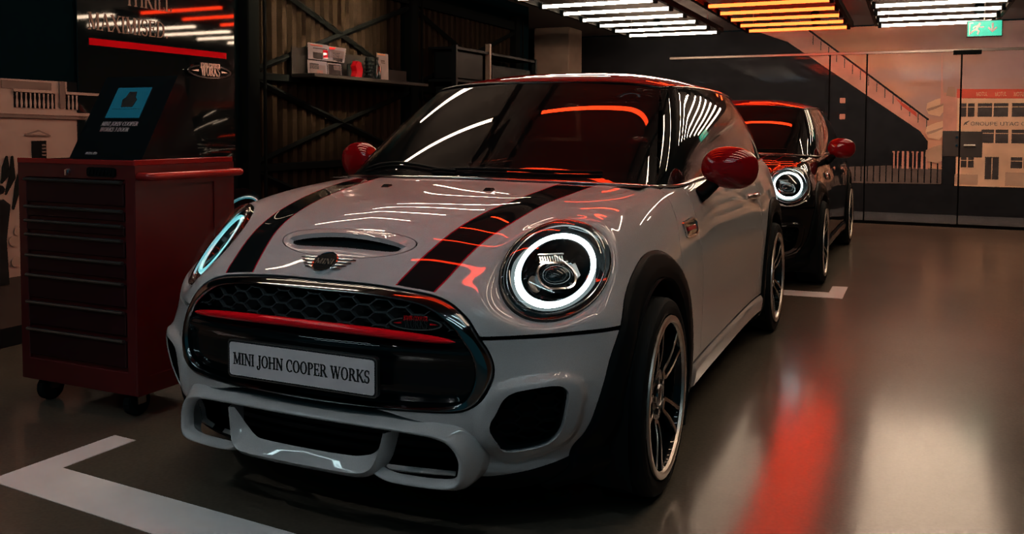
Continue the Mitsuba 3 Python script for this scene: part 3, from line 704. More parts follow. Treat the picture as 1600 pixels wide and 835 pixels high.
def clip(V, F, phi):
    """The part of the mesh where phi < 0, cut along phi = 0."""
    s = phi(V) if callable(phi) else phi
    s = np.where(np.abs(s) < 2e-5, 2e-5, s)
    n = (s[F] < 0).sum(1)
    keep = F[n == 3]
    mixed = F[(n == 1) | (n == 2)]
    if len(mixed):
        one = (s[mixed] < 0).sum(1) == 1
        sm = s[mixed] < 0
        k = np.where(one, sm.argmax(1), (~sm).argmax(1))
        r = np.arange(len(mixed))
        a, b, c = mixed[r, k], mixed[r, (k+1) % 3], mixed[r, (k+2) % 3]
        e = np.sort(np.vstack([np.stack([a, b], 1), np.stack([a, c], 1)]), 1)
        ue, inv = np.unique(e, axis=0, return_inverse=True); inv = inv.ravel()
        t = s[ue[:, 0]]/(s[ue[:, 0]]-s[ue[:, 1]])
        nv = V[ue[:, 0]]+(V[ue[:, 1]]-V[ue[:, 0]])*t[:, None]
        ab, ac = len(V)+inv[:len(mixed)], len(V)+inv[len(mixed):]
        V = np.vstack([V, nv])
        add = [np.stack([a, ab, ac], 1)[one], np.stack([ab, b, c], 1)[~one], np.stack([ab, c, ac], 1)[~one]]
        keep = np.vstack([keep]+add)
    used, inv = np.unique(keep, return_inverse=True)
    return V[used], inv.reshape(keep.shape)
def cut(VF, *phis):
    for p in phis:
        VF = clip(*VF, p)
    return VF
def panel(VF, depth=.012, lift=0., both=True, half=None):
    """(mesh, normals): a skin with turned-in edges, lifted off the body by lift (a number or a function), both sides of the car."""
    V, F = VF
    c = V[:, 0] < 1e-6
    V = newton(V, 1); V[c, 0] = 0
    N = gradient(V); N[c, 0] = 0; N /= np.linalg.norm(N, axis=1, keepdims=True)+1e-12
    L = lift(V) if callable(lift) else lift
    W = V+N*np.reshape(L, (-1, 1))
    if callable(lift):
        fn = np.cross(W[F[:, 1]]-W[F[:, 0]], W[F[:, 2]]-W[F[:, 0]]); N = np.zeros_like(W)
        for k in range(3): np.add.at(N, F[:, k], fn)
        N[c, 0] = 0; N /= np.linalg.norm(N, axis=1, keepdims=True)+1e-12
    e = np.vstack([F[:, [0, 1]], F[:, [1, 2]], F[:, [2, 0]]])
    se = np.sort(e, 1); _, i, n = np.unique(se, axis=0, return_index=True, return_counts=True)
    e = e[i[n == 1]]
    e = e[~(c[e[:, 0]] & c[e[:, 1]])]
    parts = [(W, F, N)]
    if depth and len(e):
        a, b = W[e[:, 0]], W[e[:, 1]]; da, db = a-N[e[:, 0]]*depth, b-N[e[:, 1]]*depth
        q = np.stack([a, da, db, b], 1).reshape(-1, 3)
        nn = np.cross(b-a, N[e[:, 0]]); nn /= np.linalg.norm(nn, axis=1, keepdims=True)+1e-12
        k = np.arange(len(e))*4
        parts.append((q, np.vstack([np.stack([k, k+1, k+2], 1), np.stack([k, k+2, k+3], 1)]), np.repeat(nn, 4, 0)))
    vs, fs, ns, o = [], [], [], 0
    for v, f, nrm in parts:
        sides = [1, -1] if both else [half or 1]
        for sg in sides:
            m = np.array([sg, 1, 1.])
            vs.append(v*m); ns.append(nrm*m); fs.append((f if sg > 0 else f[:, ::-1])+o); o += len(v)
    return (np.vstack(vs), np.vstack(fs)), np.vstack(ns)
def polysd(poly, i, j):
    """Signed distance (negative inside) to a closed polygon in two coordinates, of points (n, 3); first coordinate is taken absolute."""
    P = np.asarray(poly, float); Q = np.roll(P, -1, 0)
    def f(V):
        p = np.stack([np.abs(V[:, i]), V[:, j]], 1)
        d = np.full(len(p), 9.); inside = np.zeros(len(p), bool)
        for a, b in zip(P, Q):
            ab = b-a; t = np.clip(((p-a)@ab)/(ab@ab+1e-18), 0, 1)
            d = np.minimum(d, np.hypot(*(p-a-t[:, None]*ab).T))
            c = (a[1] > p[:, 1]) != (b[1] > p[:, 1])
            if abs(ab[1]) > 1e-12:
                inside ^= c & (p[:, 0] < a[0]+(p[:, 1]-a[1])*ab[0]/ab[1])
        return np.where(inside, -d, d)
    return f
def pieces(f, *rest):
    return np.maximum.reduce([f, *rest])

# outlines read as half contours, mirrored and splined
def half_loop(pts, n=160):
    p = np.asarray(pts, float)
    full = np.vstack([p, (p*[-1, 1])[::-1][(1 if p[-1, 0] == 0 else 0):(-1 if p[0, 0] == 0 else None)]])
    return spline(full, n, True)
GR_OUT = half_loop([(0,.7185),(.10,.718),(.20,.715),(.31,.7055),(.361,.6985),(.399,.688),(.429,.674),(.454,.656),(.475,.635),(.491,.611),(.507,.587),(.522,.562),(.533,.536),(.538,.508),(.532,.478),(.521,.453),(.505,.430),(.479,.411),(.44,.402),(.36,.399),(.2,.397),(0,.396)], 200)
GR_IN = half_loop([(0,.6955),(.10,.6955),(.203,.694),(.281,.688),(.335,.679),(.362,.671),(.387,.659),(.41,.644),(.431,.628),(.45,.610),(.465,.588),(.480,.567),(.490,.545),(.496,.519),(.495,.493),(.488,.467),(.476,.445),(.458,.428),(.426,.418),(.36,.413),(.2,.410),(0,.409)], 200)
FOG = spline([(.581,.453),(.60,.459),(.636,.465),(.677,.468),(.694,.463),(.703,.449),(.703,.431),(.694,.386),(.684,.352),(.666,.324),(.644,.308),(.611,.298),(.57,.293),(.551,.297),(.543,.316),(.535,.342),(.531,.361),(.533,.376),(.546,.403),(.562,.437)], 90, True)
FOG_S = spline([(.545,.46),(.60,.478),(.656,.486),(.704,.484),(.725,.468),(.732,.445),(.728,.406),(.716,.353),(.691,.312),(.658,.286),(.599,.268),(.55,.262),(.52,.29),(.51,.34),(.51,.40)], 90, True)
LOW_IN = half_loop([(0,.399),(.17,.398),(.25,.391),(.33,.375),(.40,.362),(.45,.345),(.488,.318),(.503,.28),(.498,.238),(.468,.207),(.40,.199),(0,.197)], 140)
STRIPE_IN = PchipInterpolator([-.75,-.66,-.64,-.6,-.55,-.5,-.4,-.3,-.2,-.1,0,.1,.2,.4], [.215,.243,.249,.261,.275,.289,.308,.322,.336,.349,.36,.369,.376,.39])
STRIPE_OUT = PchipInterpolator([-.75,-.66,-.64,-.6,-.55,-.5,-.4,-.3,-.2,-.1,0,.1,.2,.4], [.330,.357,.363,.375,.387,.398,.418,.437,.45,.462,.476,.489,.496,.512])
COWL_X = PchipInterpolator([0,.23,.365,.545,.60,.64,.672,.70,.72], [.196,.212,.248,.325,.358,.395,.445,.47,.47])
SIDE_Z = PchipInterpolator([.5,.6,.725,.835,.894,.925,.94,1.], [.30,.315,.343,.405,.436,.46,.468,.475])      # bonnet's rear edge on the side, y over z
BUMP_B = PchipInterpolator([0,.40,.456,.572,.649,.692,.724,.745,.77,.9], [.192,.198,.203,.216,.234,.251,.273,.31,.40,.60])
fg, fog_sd, fogs_sd, low_sd = polysd(GR_OUT, 0, 2), polysd(FOG, 0, 2), polysd(FOG_S, 0, 2), polysd(LOW_IN, 0, 2)
ARCH_Y, ARCH_Z = (0., 2.495), .31
def arch(V, k, r):
    return np.hypot(V[:, 1]-ARCH_Y[k], V[:, 2]-ARCH_Z)-r
def lamp_phi(V, r=1.0):
    u, v, h = lamp_uvh(np.abs(V*[1, 0, 0])+V*[0, 1, 1])
    d = (np.hypot(u/LA, v/LB)-r)*.16
    return np.where((V[:, 1] < .1) & (h > -.12) & (V[:, 0] > .2), d, .5)
def nose(sd):
    return lambda V: np.where(V[:, 1] < -.33, sd(V), .5)
def outside(f, gap=0.):
    return lambda V: gap-f(V)
def seam(V):      # above the bonnet/bumper shut line
    return V[:, 2]-.596
def surf_y(x, z, lo=-.82, hi=0.):
    """y of the body's front over arrays x, z."""
    x, z = np.broadcast_arrays(np.asarray(x, float), np.asarray(z, float))
    a, b = np.full(x.size, lo), np.full(x.size, hi)
    for _ in range(28):
        m = (a+b)/2; o = field(np.stack([x.ravel(), m, z.ravel()], 1)) > 0
        a = np.where(o, m, a); b = np.where(o, b, m)
    return b.reshape(x.shape)
def surf_x(y, z):
    y, z = np.broadcast_arrays(np.asarray(y, float), np.asarray(z, float))
    a, b = np.full(y.size, 1.), np.full(y.size, .2)
    for _ in range(28):
        m = (a+b)/2; o = field(np.stack([m, y.ravel(), z.ravel()], 1)) > 0
        a = np.where(o, m, a); b = np.where(o, b, m)
    return b.reshape(y.shape)
def surf_z(x, y):
    x, y = np.broadcast_arrays(np.asarray(x, float), np.asarray(y, float))
    a, b = np.full(y.size, 1.1), np.full(y.size, .5)
    for _ in range(28):
        m = (a+b)/2; o = field(np.stack([x.ravel(), y.ravel(), m], 1)) > 0
        a = np.where(o, m, a); b = np.where(o, b, m)
    return b.reshape(y.shape)
def lamp_xyz(u, v, h):
    """From the headlamp's frame (along its ellipse's axes, off its plane) to the car."""
    c, s = math.cos(.6686), math.sin(.6686)
    a, b = u*c-v*s, u*s+v*c-.0036
    return LC+np.multiply.outer(a, LU)+np.multiply.outer(b, LV)+np.multiply.outer(h, LN)
def grille_y(x, z):
    return -.728+.27*x*x+np.interp(z, [.38, .40, .45, .6, .65, .69, .72], [.03, .016, 0, 0, .006, .018, .032])
CAR = []      # (name, mesh, bsdf, smooth, normals, label)
def part(name, mesh, bsdf, smooth=35, normals=None, text=None, emit=None):
    CAR.append((name, mesh, bsdf, smooth, normals, text, emit))
def skin(name, VF, bsdf, depth=.012, lift=0., text=None):
    m, n = panel(VF, depth, lift)
    part(name, m, bsdf, False, n, text)
def lamp_ok(V): return lamp_phi(V)
BODY = surface_net()
BELT_XY = np.array([(0,.228),(.23,.243),(.365,.278),(.545,.352),(.60,.385),(.645,.43),(.674,.48),(.70,.55),(.718,.65),(.727,.8),(.734,1.1),(.738,1.5),(.739,1.9),(.735,2.3),(.718,2.6),(.685,2.8),(.615,2.93),(.45,2.99),(0,3.02)])
BELT_XY = spline(BELT_XY, 120); BELT_XY[0, 0] = BELT_XY[-1, 0] = 0
_bsd = polysd(np.vstack([BELT_XY, [(-.3, 3.02), (-.3, .228)]]), 0, 1)
def belt(V):      # negative inside the glasshouse's plan, on the body's top
    return np.where(V[:, 2] > .85, _bsd(V), .5)
def wheel_hole(k):
    return lambda V: np.where(V[:, 0] > .50, arch(V, k, .372), .5)
def clad(V, k, r):
    return np.hypot(V[:, 1]-ARCH_Y[k], np.maximum(V[:, 2]-ARCH_Z, 0))-r
OPEN = cut(BODY, outside(nose(fg)), outside(nose(fog_sd)), outside(nose(low_sd)), outside(lamp_phi), outside(wheel_hole(0)), outside(wheel_hole(1)), outside(belt))
skin('inner_body', OPEN, 'dark_plastic', 0, -.018)
def rear_edge(V):
    x, z = V[:, 0], np.clip(V[:, 2], .5, 1.)
    return np.where(x > .6, np.minimum(COWL_X(np.clip(x, 0, .72)), SIDE_Z(z)), COWL_X(np.clip(x, 0, .72)))
SC_W, SC_H = .233, .0535
def scoop(V):
    x, y = V[:, 0], V[:, 1]
    yc = -.5425+.024*(x/SC_W)**2
    d = ((x/SC_W)**2.6+np.abs((y-yc)/SC_H)**2)**.5
    return np.where((V[:, 2] > .6) & (y < -.3), (d-1)*.05, .5)
BON = cut(OPEN, lambda V: .6015-V[:, 2], lambda V: V[:, 1]-rear_edge(V)+.002, lambda V: .455-np.hypot(V[:, 1], V[:, 2]-ARCH_Z), outside(lamp_phi, .001), outside(nose(fg), .004), outside(scoop, .0014))
sin_ = lambda V: np.abs(V[:, 0])-STRIPE_IN(np.clip(V[:, 1], -.75, .4))
sout_ = lambda V: np.abs(V[:, 0])-STRIPE_OUT(np.clip(V[:, 1], -.75, .4))
sfront = lambda V: .0085-nose(fg)(V)
RED = .0048
in_stripe = lambda V: np.maximum.reduce([-sin_(V), sout_(V), sfront(V)])
skin('bonnet', cut(BON, lambda V: -in_stripe(V)), 'BODY', text=None)
ST = cut(BON, lambda V: -sin_(V), sout_, sfront)
core = lambda V: np.maximum(RED-sin_(V), sout_(V)+RED)
for sg, num in ((1, ''), (-1, '_001')):
    m, n = panel(cut(ST, core), .012, 0., False, sg); part('bonnet__stripe'+num, m, 'STRIPE', False, n, 'gloss black bonnet stripe')
    for a, b in ((lambda V: sin_(V)-RED, ''), (lambda V: -sout_(V)-RED, '_b')):
        m, n = panel(cut(ST, a), .012, 0., False, sg)
        part('bonnet__pinstripe', m, 'STRIPE_RED', False, n, 'thin red line along the stripe')
# bonnet scoop: a raised lip over a ramp with a dark mouth
SCO = cut(OPEN, scoop)
def lip_y(V):
    return -.5235-.004*(V[:, 0]/.2)**2
def mouth_w(V):
    return np.sqrt(np.clip(1-(np.abs(V[:, 0])/.203)**2.4, 0, 1))
def up_lift(V):
    e = smooth01(np.clip(-scoop(V)/.012, 0, 1))
    return e*.015*mouth_w(V)*np.exp(-np.clip(V[:, 1]-lip_y(V), 0, 1)/.03)
def dn_lift(V):
    e = smooth01(np.clip(-scoop(V)/.010, 0, 1))
    return -e*.022*mouth_w(V)*smooth01(np.clip((V[:, 1]+.582)/.05, 0, 1))
def smooth01(t): return t*t*(3-2*t)
V_, F_ = cut(SCO, lambda V: lip_y(V)-V[:, 1])
skin('scoop', (V_, F_), 'BODY', .014, up_lift)
skin('scoop', cut(SCO, lambda V: V[:, 1]-lip_y(V)-.016), 'BODY', .004, dn_lift)
skin('scoop__mouth', cut(SCO, lambda V: V[:, 1]-lip_y(V)-.03, lambda V: -.555-V[:, 1], lambda V: np.abs(V[:, 0])-.2), 'black_plastic', 0, lambda V: -.013*mouth_w(V)-.003, 'dark mesh behind the slot')
# bumper
def fog_lift(V):
    d = np.where(V[:, 1] < -.3, fogs_sd(V), .5)
    return .013*smooth01(np.clip((.016-d)/.022, 0, 1))
front_trim = lambda V: V[:, 1]-np.where(V[:, 2] > ARCH_Z, -.2, -.2)
skin('bumper', cut(OPEN, lambda V: V[:, 2]-.590, lambda V: BUMP_B(np.clip(np.abs(V[:, 0]), 0, .9))-V[:, 2], lambda V: .455-clad(V, 0, 0), lambda V: V[:, 1]+.1, outside(nose(fg), .004), outside(nose(fog_sd), .001)), 'BODY', .014, fog_lift)
skin('lower_lip', cut(OPEN, lambda V: V[:, 2]-BUMP_B(np.clip(np.abs(V[:, 0]), 0, .9))+.002, lambda V: .455-clad(V, 0, 0), lambda V: V[:, 1]+.1), 'black_plastic', .012, .002)
# arch cladding
for k, nm in ((0, 'arch_cladding'), (1, 'arch_cladding')):
    sel = cut(OPEN, lambda V: clad(V, k, .4545), lambda V: .372-np.hypot(V[:, 1]-ARCH_Y[k], V[:, 2]-ARCH_Z), lambda V: .60-V[:, 0], lambda V: .13-V[:, 2])
    for sg in (1, -1):
        lf = lambda V: .004+.008*smooth01(np.clip((np.hypot(V[:, 1]-ARCH_Y[k], np.maximum(V[:, 2]-ARCH_Z, 0))-.372)/.03, 0, 1))*smooth01(np.clip((.4545-np.hypot(V[:, 1]-ARCH_Y[k], np.maximum(V[:, 2]-ARCH_Z, 0)))/.012, 0, 1))
        m, n = panel(sel, .02, lf, False, sg); part(nm, m, 'black_plastic', False, n, 'matt black wheel arch trim')
DOOR_F = PchipInterpolator([.2, .28, .45, .6, .75, .85, .95], [.63, .645, .652, .655, .662, .66, .675])
DOOR_B = PchipInterpolator([.2, .28, .45, .6, .75, .85, .95], [1.86, 1.90, 1.99, 2.03, 2.04, 2.04, 2.03])
dfr = lambda V: V[:, 1]-DOOR_F(np.clip(V[:, 2], .2, .95))
dbk = lambda V: V[:, 1]-DOOR_B(np.clip(V[:, 2], .2, .95))
ups = lambda V: .289-V[:, 2]
oa0, oa1 = (lambda V: .455-clad(V, 0, 0)), (lambda V: .455-clad(V, 1, 0))
side = cut(OPEN, ups, oa0, oa1, outside(belt, .003), lambda V: -.1-V[:, 1]+np.where(V[:, 2] > .6, 0, 0))
for sg in (1, -1):
    for nm, ph in (('side_panel', [lambda V: rear_edge(V)+.002-V[:, 1], lambda V: dfr(V)+.002, lambda V: .55-V[:, 0]]), ('door', [lambda V: .002-dfr(V), lambda V: dbk(V)+.002, lambda V: .55-V[:, 0]]), ('rear_wing', [lambda V: .002-dbk(V)])):
        m, n = panel(cut(side, *ph), .012, 0., False, sg); part(nm, m, 'BODY', False, n)
    sk = cut(OPEN, lambda V: V[:, 2]-.2825, lambda V: .205-V[:, 2], lambda V: .465-V[:, 1], lambda V: V[:, 1]-2.03, lambda V: .7-V[:, 0])
    m, n = panel(sk, .02, lambda V: .003+.012*smooth01(np.clip((.2825-V[:, 2])/.02, 0, 1))*smooth01(np.clip((V[:, 1]-.465)/.05, 0, 1)), False, sg); part('side_skirt', m, 'BODY', False, n)
skin('underbody', cut(OPEN, lambda V: V[:, 2]-.203, lambda V: -.1-V[:, 1]), 'black_plastic', 0, .001)
skin('cowl', cut(OPEN, lambda V: rear_edge(V)-.001-V[:, 1], lambda V: V[:, 1]-.62, lambda V: .90-V[:, 2], lambda V: V[:, 0]-.69), 'gloss_black', 0, 0.)
floor_pan = box((-.5, -.30, .125), (.5, 2.9, .16))
part('underbody__pan', floor_pan, 'dark_plastic', False)
for k in (0, 1):
    for sg in (1, -1):
        th = np.linspace(-.55, np.pi+.55, 40)
        arc = [np.stack([np.full(40, x), ARCH_Y[k]+r*np.cos(th), ARCH_Z+r*np.sin(th)], 1) for x, r in ((.828, .372), (.80, .366), (.54, .366), (.54, .02))]
        m = grid(np.stack(arc, 1)); m = m if sg > 0 else mirror(m)
        part('wheel_well', m, 'dark_plastic', 40)
# seam trim under the bonnet edge is the dark gap itself; grille
yO = surf_y(np.abs(GR_OUT[:, 0]), GR_OUT[:, 1]); yI = grille_y(GR_IN[:, 0], GR_IN[:, 1])
def loft_ring(rows, closed=True):
    P = np.stack(rows, 1)
    if closed: P = np.concatenate([P, P[:1]], 0)
    return grid(P)
def rowc(t, y):
    q = GR_OUT*(1-t)+GR_IN*t
    return np.stack([q[:, 0], y, q[:, 1]], 1)
rows = [rowc(.04, yO+.03), rowc(.04, yO-.001)]
for t in (.12, .25, .4, .55, .7, .82, .91, .97, 1.0):
    b = math.sqrt(max(0, 1-((t-.45)/.6)**2))
    rows.append(rowc(t, yO*(1-t)+yI*t-.010*b+.004*(t > .9)+.003*(t > .96)))
rows.append(rowc(1.01, yI+.035))
m = loft_ring(rows)
part('grille__surround', m, 'dark_chrome', True, None, 'chrome surround of the grille')
m = loft_ring([rowc(0, yO+.004), rowc(-.0, yO+.03), rowc(.06, yO+.03)])
part('grille__seal', m, 'black_plastic', True)
ip = Polygon(GR_IN)
def face_mesh(poly, yf, h=.012):
    """Sheet over a polygon in (x, z) with y = yf(x, z)."""
    b = poly.bounds; xs = np.arange(b[0]-h, b[2]+h, h); zs = np.arange(b[1]-h, b[3]+h, h)
    X, Z = np.meshgrid(xs, zs, indexing='ij'); g = grid(np.stack([X, X*0, Z], -1))
    V, F = np.array(g.vertices), np.array(g.faces)
    ext = np.array(poly.exterior.coords)[:-1]
    ext = ext[::max(1, len(ext)//120)]
    V2 = V.copy(); sd = _psd(ext)(V2)
    V, F = clip(V, F, sd)
    V[:, 1] = yf(V[:, 0], V[:, 2])
    n = np.cross(V[F[0, 1]]-V[F[0, 0]], V[F[0, 2]]-V[F[0, 0]])
    if n[1] > 0: F = F[:, ::-1]
    return trimesh.Trimesh(V, F, process=False)
def _psd(P):
    Q = np.roll(P, -1, 0)
    def f(V):
        p = V[:, [0, 2]]; d = np.full(len(p), 9.); inside = np.zeros(len(p), bool)
        for a, b in zip(P, Q):
            ab = b-a; t = np.clip(((p-a)@ab)/(ab@ab+1e-18), 0, 1)
            d = np.minimum(d, np.hypot(*(p-a-t[:, None]*ab).T))
            if abs(ab[1]) > 1e-12:
                inside ^= ((a[1] > p[:, 1]) != (b[1] > p[:, 1])) & (p[:, 0] < a[0]+(p[:, 1]-a[1])*ab[0]/ab[1])
        return np.where(inside, -d, d)
    return f
low_panel = ip.buffer(.004).intersection(sbox(-1, 0, 1, .592))
part('grille__lower_panel', face_mesh(low_panel, lambda x, z: grille_y(x, z)+.018-.014*np.exp(-((z-.553)/.022)**2)+.012*np.exp(-((z-.583)/.01)**2)), 'gloss_black', True, None, 'gloss black lower grille panel')
up_panel = ip.buffer(.004).intersection(sbox(-1, .58, 1, 1))
part('grille__backing', face_mesh(up_panel, lambda x, z: grille_y(x, z)+.05), 'dark_plastic', True)
hexes, reg = [], ip.buffer(-.004).intersection(sbox(-1, .612, 1, 1))
PX, PZ, HA = .054, .034, .0165
for c in range(-11, 12):
    for r in range(-1, 5):
        x0, z0 = c*PX+.012, .600+r*PZ+(PZ/2 if c % 2 else 0)
        p = [(x0-HA, z0+PZ/2), (x0+HA, z0+PZ/2), (x0+PX-HA, z0), (x0+HA, z0-PZ/2)]
        hexes += [LineString(p)]
bars = unary_union([l.buffer(.0016, cap_style=2) for l in hexes]).intersection(reg)
hm = extrude(bars, .012)
v = hm.vertices.copy(); zz = v[:, 1].copy(); hm.vertices = np.stack([v[:, 0], grille_y(v[:, 0], zz)+.024-v[:, 2], zz], 1)
hm.invert()
part('grille__honeycomb', hm, 'honeycomb', False, None, 'black honeycomb mesh')
xs = np.linspace(-.449, .449, 60)
bar = np.stack([xs, grille_y(xs, .6)-.004, .606-.017*(xs/.449)**2], 1)
part('grille__red_bar', tube(bar, np.sqrt(np.clip(1.003-np.abs(xs/.449)**6, 0, 1))*.0140, 14, flat=(1., .9)), 'RED_BAR', True, None, 'red bar across the grille')
# small oval badge on the honeycomb
bc = np.array([.339, float(grille_y(.339, .63))-.0, .631]); bu = np.array([1, .54*.339, 0]); bu /= np.linalg.norm(bu)
for i, (m, b) in enumerate(badge(.148)):
    part('grille__badge', place(m, bc, bu, [0, 0, 1.]), b, False, None, 'oval works badge with red lettering' if i == 0 else None)
# number plate
pw, ph = .502, .105
PC = np.array([0, -.748, .4875])
px_ = lambda poly, d0, d1: place(extrude(poly, d1-d0), PC+[0, -d0, 0], [1, 0, 0], [0, 0, 1.])
part('number_plate__holder', px_(rounded(pw+.006, ph+.006, .013), -.012, .002), 'steel', False)
part('number_plate', px_(rounded(pw-.002, ph-.002, .011), .002, .0032), 'print_black', False)
part('number_plate__face', px_(rounded(pw-.010, ph-.010, .009), .0028, .0042), 'plate_white', False, None, 'white plate face')
tx, tw = serif('MINI JOHN COOPER WORKS', .0335)
part('number_plate__lettering', px_(fit(tx, .462, 0, -.0155).buffer(.0005), .0044, .0056), 'print_black', False, None, 'dark serif lettering')
part('number_plate__bracket', box((-.2, -.742, .45), (.2, -.70, .53)), 'black_plastic', False)
# lower intake with the aero frame
part('lower_intake', face_mesh(Polygon(LOW_IN).buffer(.02), lambda x, z: surf_y(np.abs(x), z)+.055+.0*x, .02), 'black_plastic', True)
rim = [np.stack([LOW_IN[:, 0], surf_y(np.abs(LOW_IN[:, 0]), LOW_IN[:, 1])+d, LOW_IN[:, 1]], 1) for d in (-.001, .03, .07)]
part('lower_intake__rim', loft_ring(rim), 'black_plastic', True)
for z in (.25, .285, .32, .35):
    xs = np.linspace(-.42, .42, 30); part('lower_intake__slat', tube(np.stack([xs, surf_y(np.abs(xs), np.full(30, z))+.05, np.full(30, z)], 1), .006, 6), 'black_plastic', 40)
# aero frame under the grille
def sym(pts, n=140):
    p = np.asarray(pts, float)
    return spline(np.vstack([(p*[-1, 1, 1])[::-1], p[1:] if p[0, 0] == 0 else p]), n)
def pair(a, b, n):
    """Two curves sampled at matching fractions."""
    return spline(a, n), spline(b, n)
def sheet(rows, flip=False):
    m = grid(np.stack(rows, 1))
    if flip: m.invert()
    return m
RT = [(0,-.737,.350),(.257,-.730,.350),(.38,-.724,.348),(.435,-.716,.338),(.468,-.708,.310),(.482,-.704,.270),(.480,-.707,.235),(.462,-.712,.214),(.43,-.716,.207),(.36,-.722,.204),(.29,-.731,.207),(.252,-.738,.218),(.230,-.744,.234)]
FL = [(0,-.695,.374),(.257,-.690,.374),(.38,-.684,.376),(.462,-.668,.364),(.500,-.648,.325),(.514,-.628,.282),(.505,-.640,.232),(.480,-.675,.203),(.44,-.690,.195),(.36,-.698,.193),(.29,-.708,.196),(.25,-.716,.206),(.226,-.722,.224)]
IN = [(0,-.728,.338),(.257,-.722,.338),(.37,-.715,.336),(.420,-.706,.327),(.450,-.698,.304),(.463,-.694,.270),(.461,-.696,.240),(.447,-.702,.226),(.42,-.706,.221),(.36,-.712,.218),(.295,-.721,.220),(.262,-.728,.228),(.240,-.736,.241)]
def along(c, base, n):
    b = np.asarray(base, float); s = np.r_[0, np.cumsum(np.linalg.norm(np.diff(b, axis=0), axis=1))]
    return PchipInterpolator(s, np.asarray(c, float))(np.linspace(0, s[-1], n))
n = 110
r, f, i_ = (along(c, RT, n) for c in (RT, FL, IN))
mid = lambda a, b, t: a*(1-t)+b*t
fwd_ = lambda a, d: a+np.array([0, d, 0])
rows = [fwd_(i_, .022), fwd_(i_, .008), fwd_(mid(i_, r, .35), -.001), fwd_(mid(i_, r, .75), -.004), fwd_(mid(r, f, .06), -.004), fwd_(mid(r, f, .22), -.003), fwd_(mid(r, f, .5), -.003), fwd_(mid(r, f, .8), -.001), f, fwd_(f, .05)]
m = sheet(rows)
part('aero_frame', cat(m, mirror(m)), 'BODY', 60, None, 'painted aero frame under the grille')
RC = [(.264,-.738,.337),(.256,-.743,.30),(.246,-.749,.264),(.232,-.757,.240),(.205,-.764,.229),(.16,-.768,.226),(0,-.772,.226)]
IC = [(.256,-.728,.334),(.240,-.712,.298),(.222,-.705,.272),(.198,-.712,.259),(.165,-.727,.256),(.12,-.733,.256),(0,-.738,.257)]
OC = [(.274,-.715,.337),(.267,-.722,.298),(.258,-.730,.258),(.240,-.742,.226),(.207,-.750,.213),(.16,-.754,.210),(0,-.757,.210)]
n = 60
r, i_, o_ = (along(c, RC, n) for c in (RC, IC, OC))
rows = [fwd_(i_, .004), i_, mid(i_, r, .4), fwd_(mid(i_, r, .78), -.002), fwd_(r, -.002), fwd_(mid(r, o_, .4), -.002), o_, fwd_(o_, .05)]
m = sheet(rows)
part('aero_frame__centre_bar', cat(m, mirror(m)), 'BODY', 60, None, None)
# fog grilles
for sg in (1, -1):
    fp = Polygon(FOG).buffer(.008)
    m = face_mesh(fp, lambda x, z: surf_y(x, z)+.052, .015)
    rimf = [np.stack([FOG[:, 0], surf_y(FOG[:, 0], FOG[:, 1])+d-.012, FOG[:, 1]], 1) for d in (0, .02, .066)]
    rm = loft_ring(rimf)
    hx = []
    for c in range(0, 6):
        for q in range(-1, 6):
            x0, z0 = .515+c*.045, .29+q*.036+(.018 if c % 2 else 0)
            hx.append(LineString([(x0-.014, z0+.018), (x0+.014, z0+.018), (x0+.031, z0), (x0+.014, z0-.018)]))
    hb = extrude(unary_union([l.buffer(.0028, cap_style=2) for l in hx]).intersection(Polygon(FOG).buffer(-.001)), .012)
    v = hb.vertices.copy(); hb.vertices = np.stack([v[:, 0], surf_y(v[:, 0], v[:, 1])+.045-v[:, 2], v[:, 1]], 1); hb.invert()
    S_ = (lambda q: q) if sg > 0 else mirror
    part('side_intake', S_(m), 'dark_plastic', True, None, 'dark side intake')
    part('side_intake__rim', S_(rm), 'black_plastic', True)
    part('side_intake__honeycomb', S_(hb), 'black_plastic', False)
# headlamps
TT = np.linspace(0, 2*np.pi, 97)[:-1]
def ring_l(rows):
    """rows of (scale, height): rings on the lamp's ellipse."""
    P = np.stack([lamp_xyz(LA*s*np.cos(TT), LB*s*np.sin(TT), np.full(96, h)) for s, h in rows], 1)
    return grid(np.concatenate([P, P[:1]], 0))
def circ_l(rows, cu=0., cv=0., asp=1.):
    P = np.stack([lamp_xyz(cu+s*asp*np.cos(TT), cv+s*np.sin(TT), np.full(96, h)) for s, h in rows], 1)
    return grid(np.concatenate([P, P[:1]], 0))
lamp_parts = [
    ('headlight', ring_l([(1.0, -.03), (1.004, .004), (.99, .009), (.965, .009), (.93, .005), (.80, -.001)]), 'gloss_black', None, 'gloss black rim of the headlight'),
    ('headlight__trim_ring', ring_l([(.885, .003), (.882, .009), (.872, .009), (.868, .002)]), 'chrome', None, 'thin chrome ring'),
    ('headlight__housing', ring_l([(.86, .001), (.80, -.005), (.728, -.008)]), 'gloss_black', None, None),
    ('headlight__light_ring', ring_l([(.724, -.008), (.717, .003), (.70, .008), (.652, .008), (.634, .003), (.628, -.008)]), 'machined', 'DRL', 'glowing white daylight ring'),
    ('headlight__inner_trim', ring_l([(.626, -.008), (.618, .000), (.60, -.004), (.57, -.035), (.50, -.070), (.30, -.080), (.02, -.081)]), 'lens_black', None, None),
    ('headlight__cover', ring_l([(.992, .008), (.97, .014), (.9, .022), (.75, .032), (.55, .040), (.3, .045), (.1, .047), (.001, .047)]), 'lamp_glass', None, 'clear bulging headlight glass'),
]
proj_v = .006
def local_mesh(m):
    v = m.vertices; m = m.copy(); m.vertices = lamp_xyz(v[:, 0], v[:, 1], v[:, 2]); 
    return m
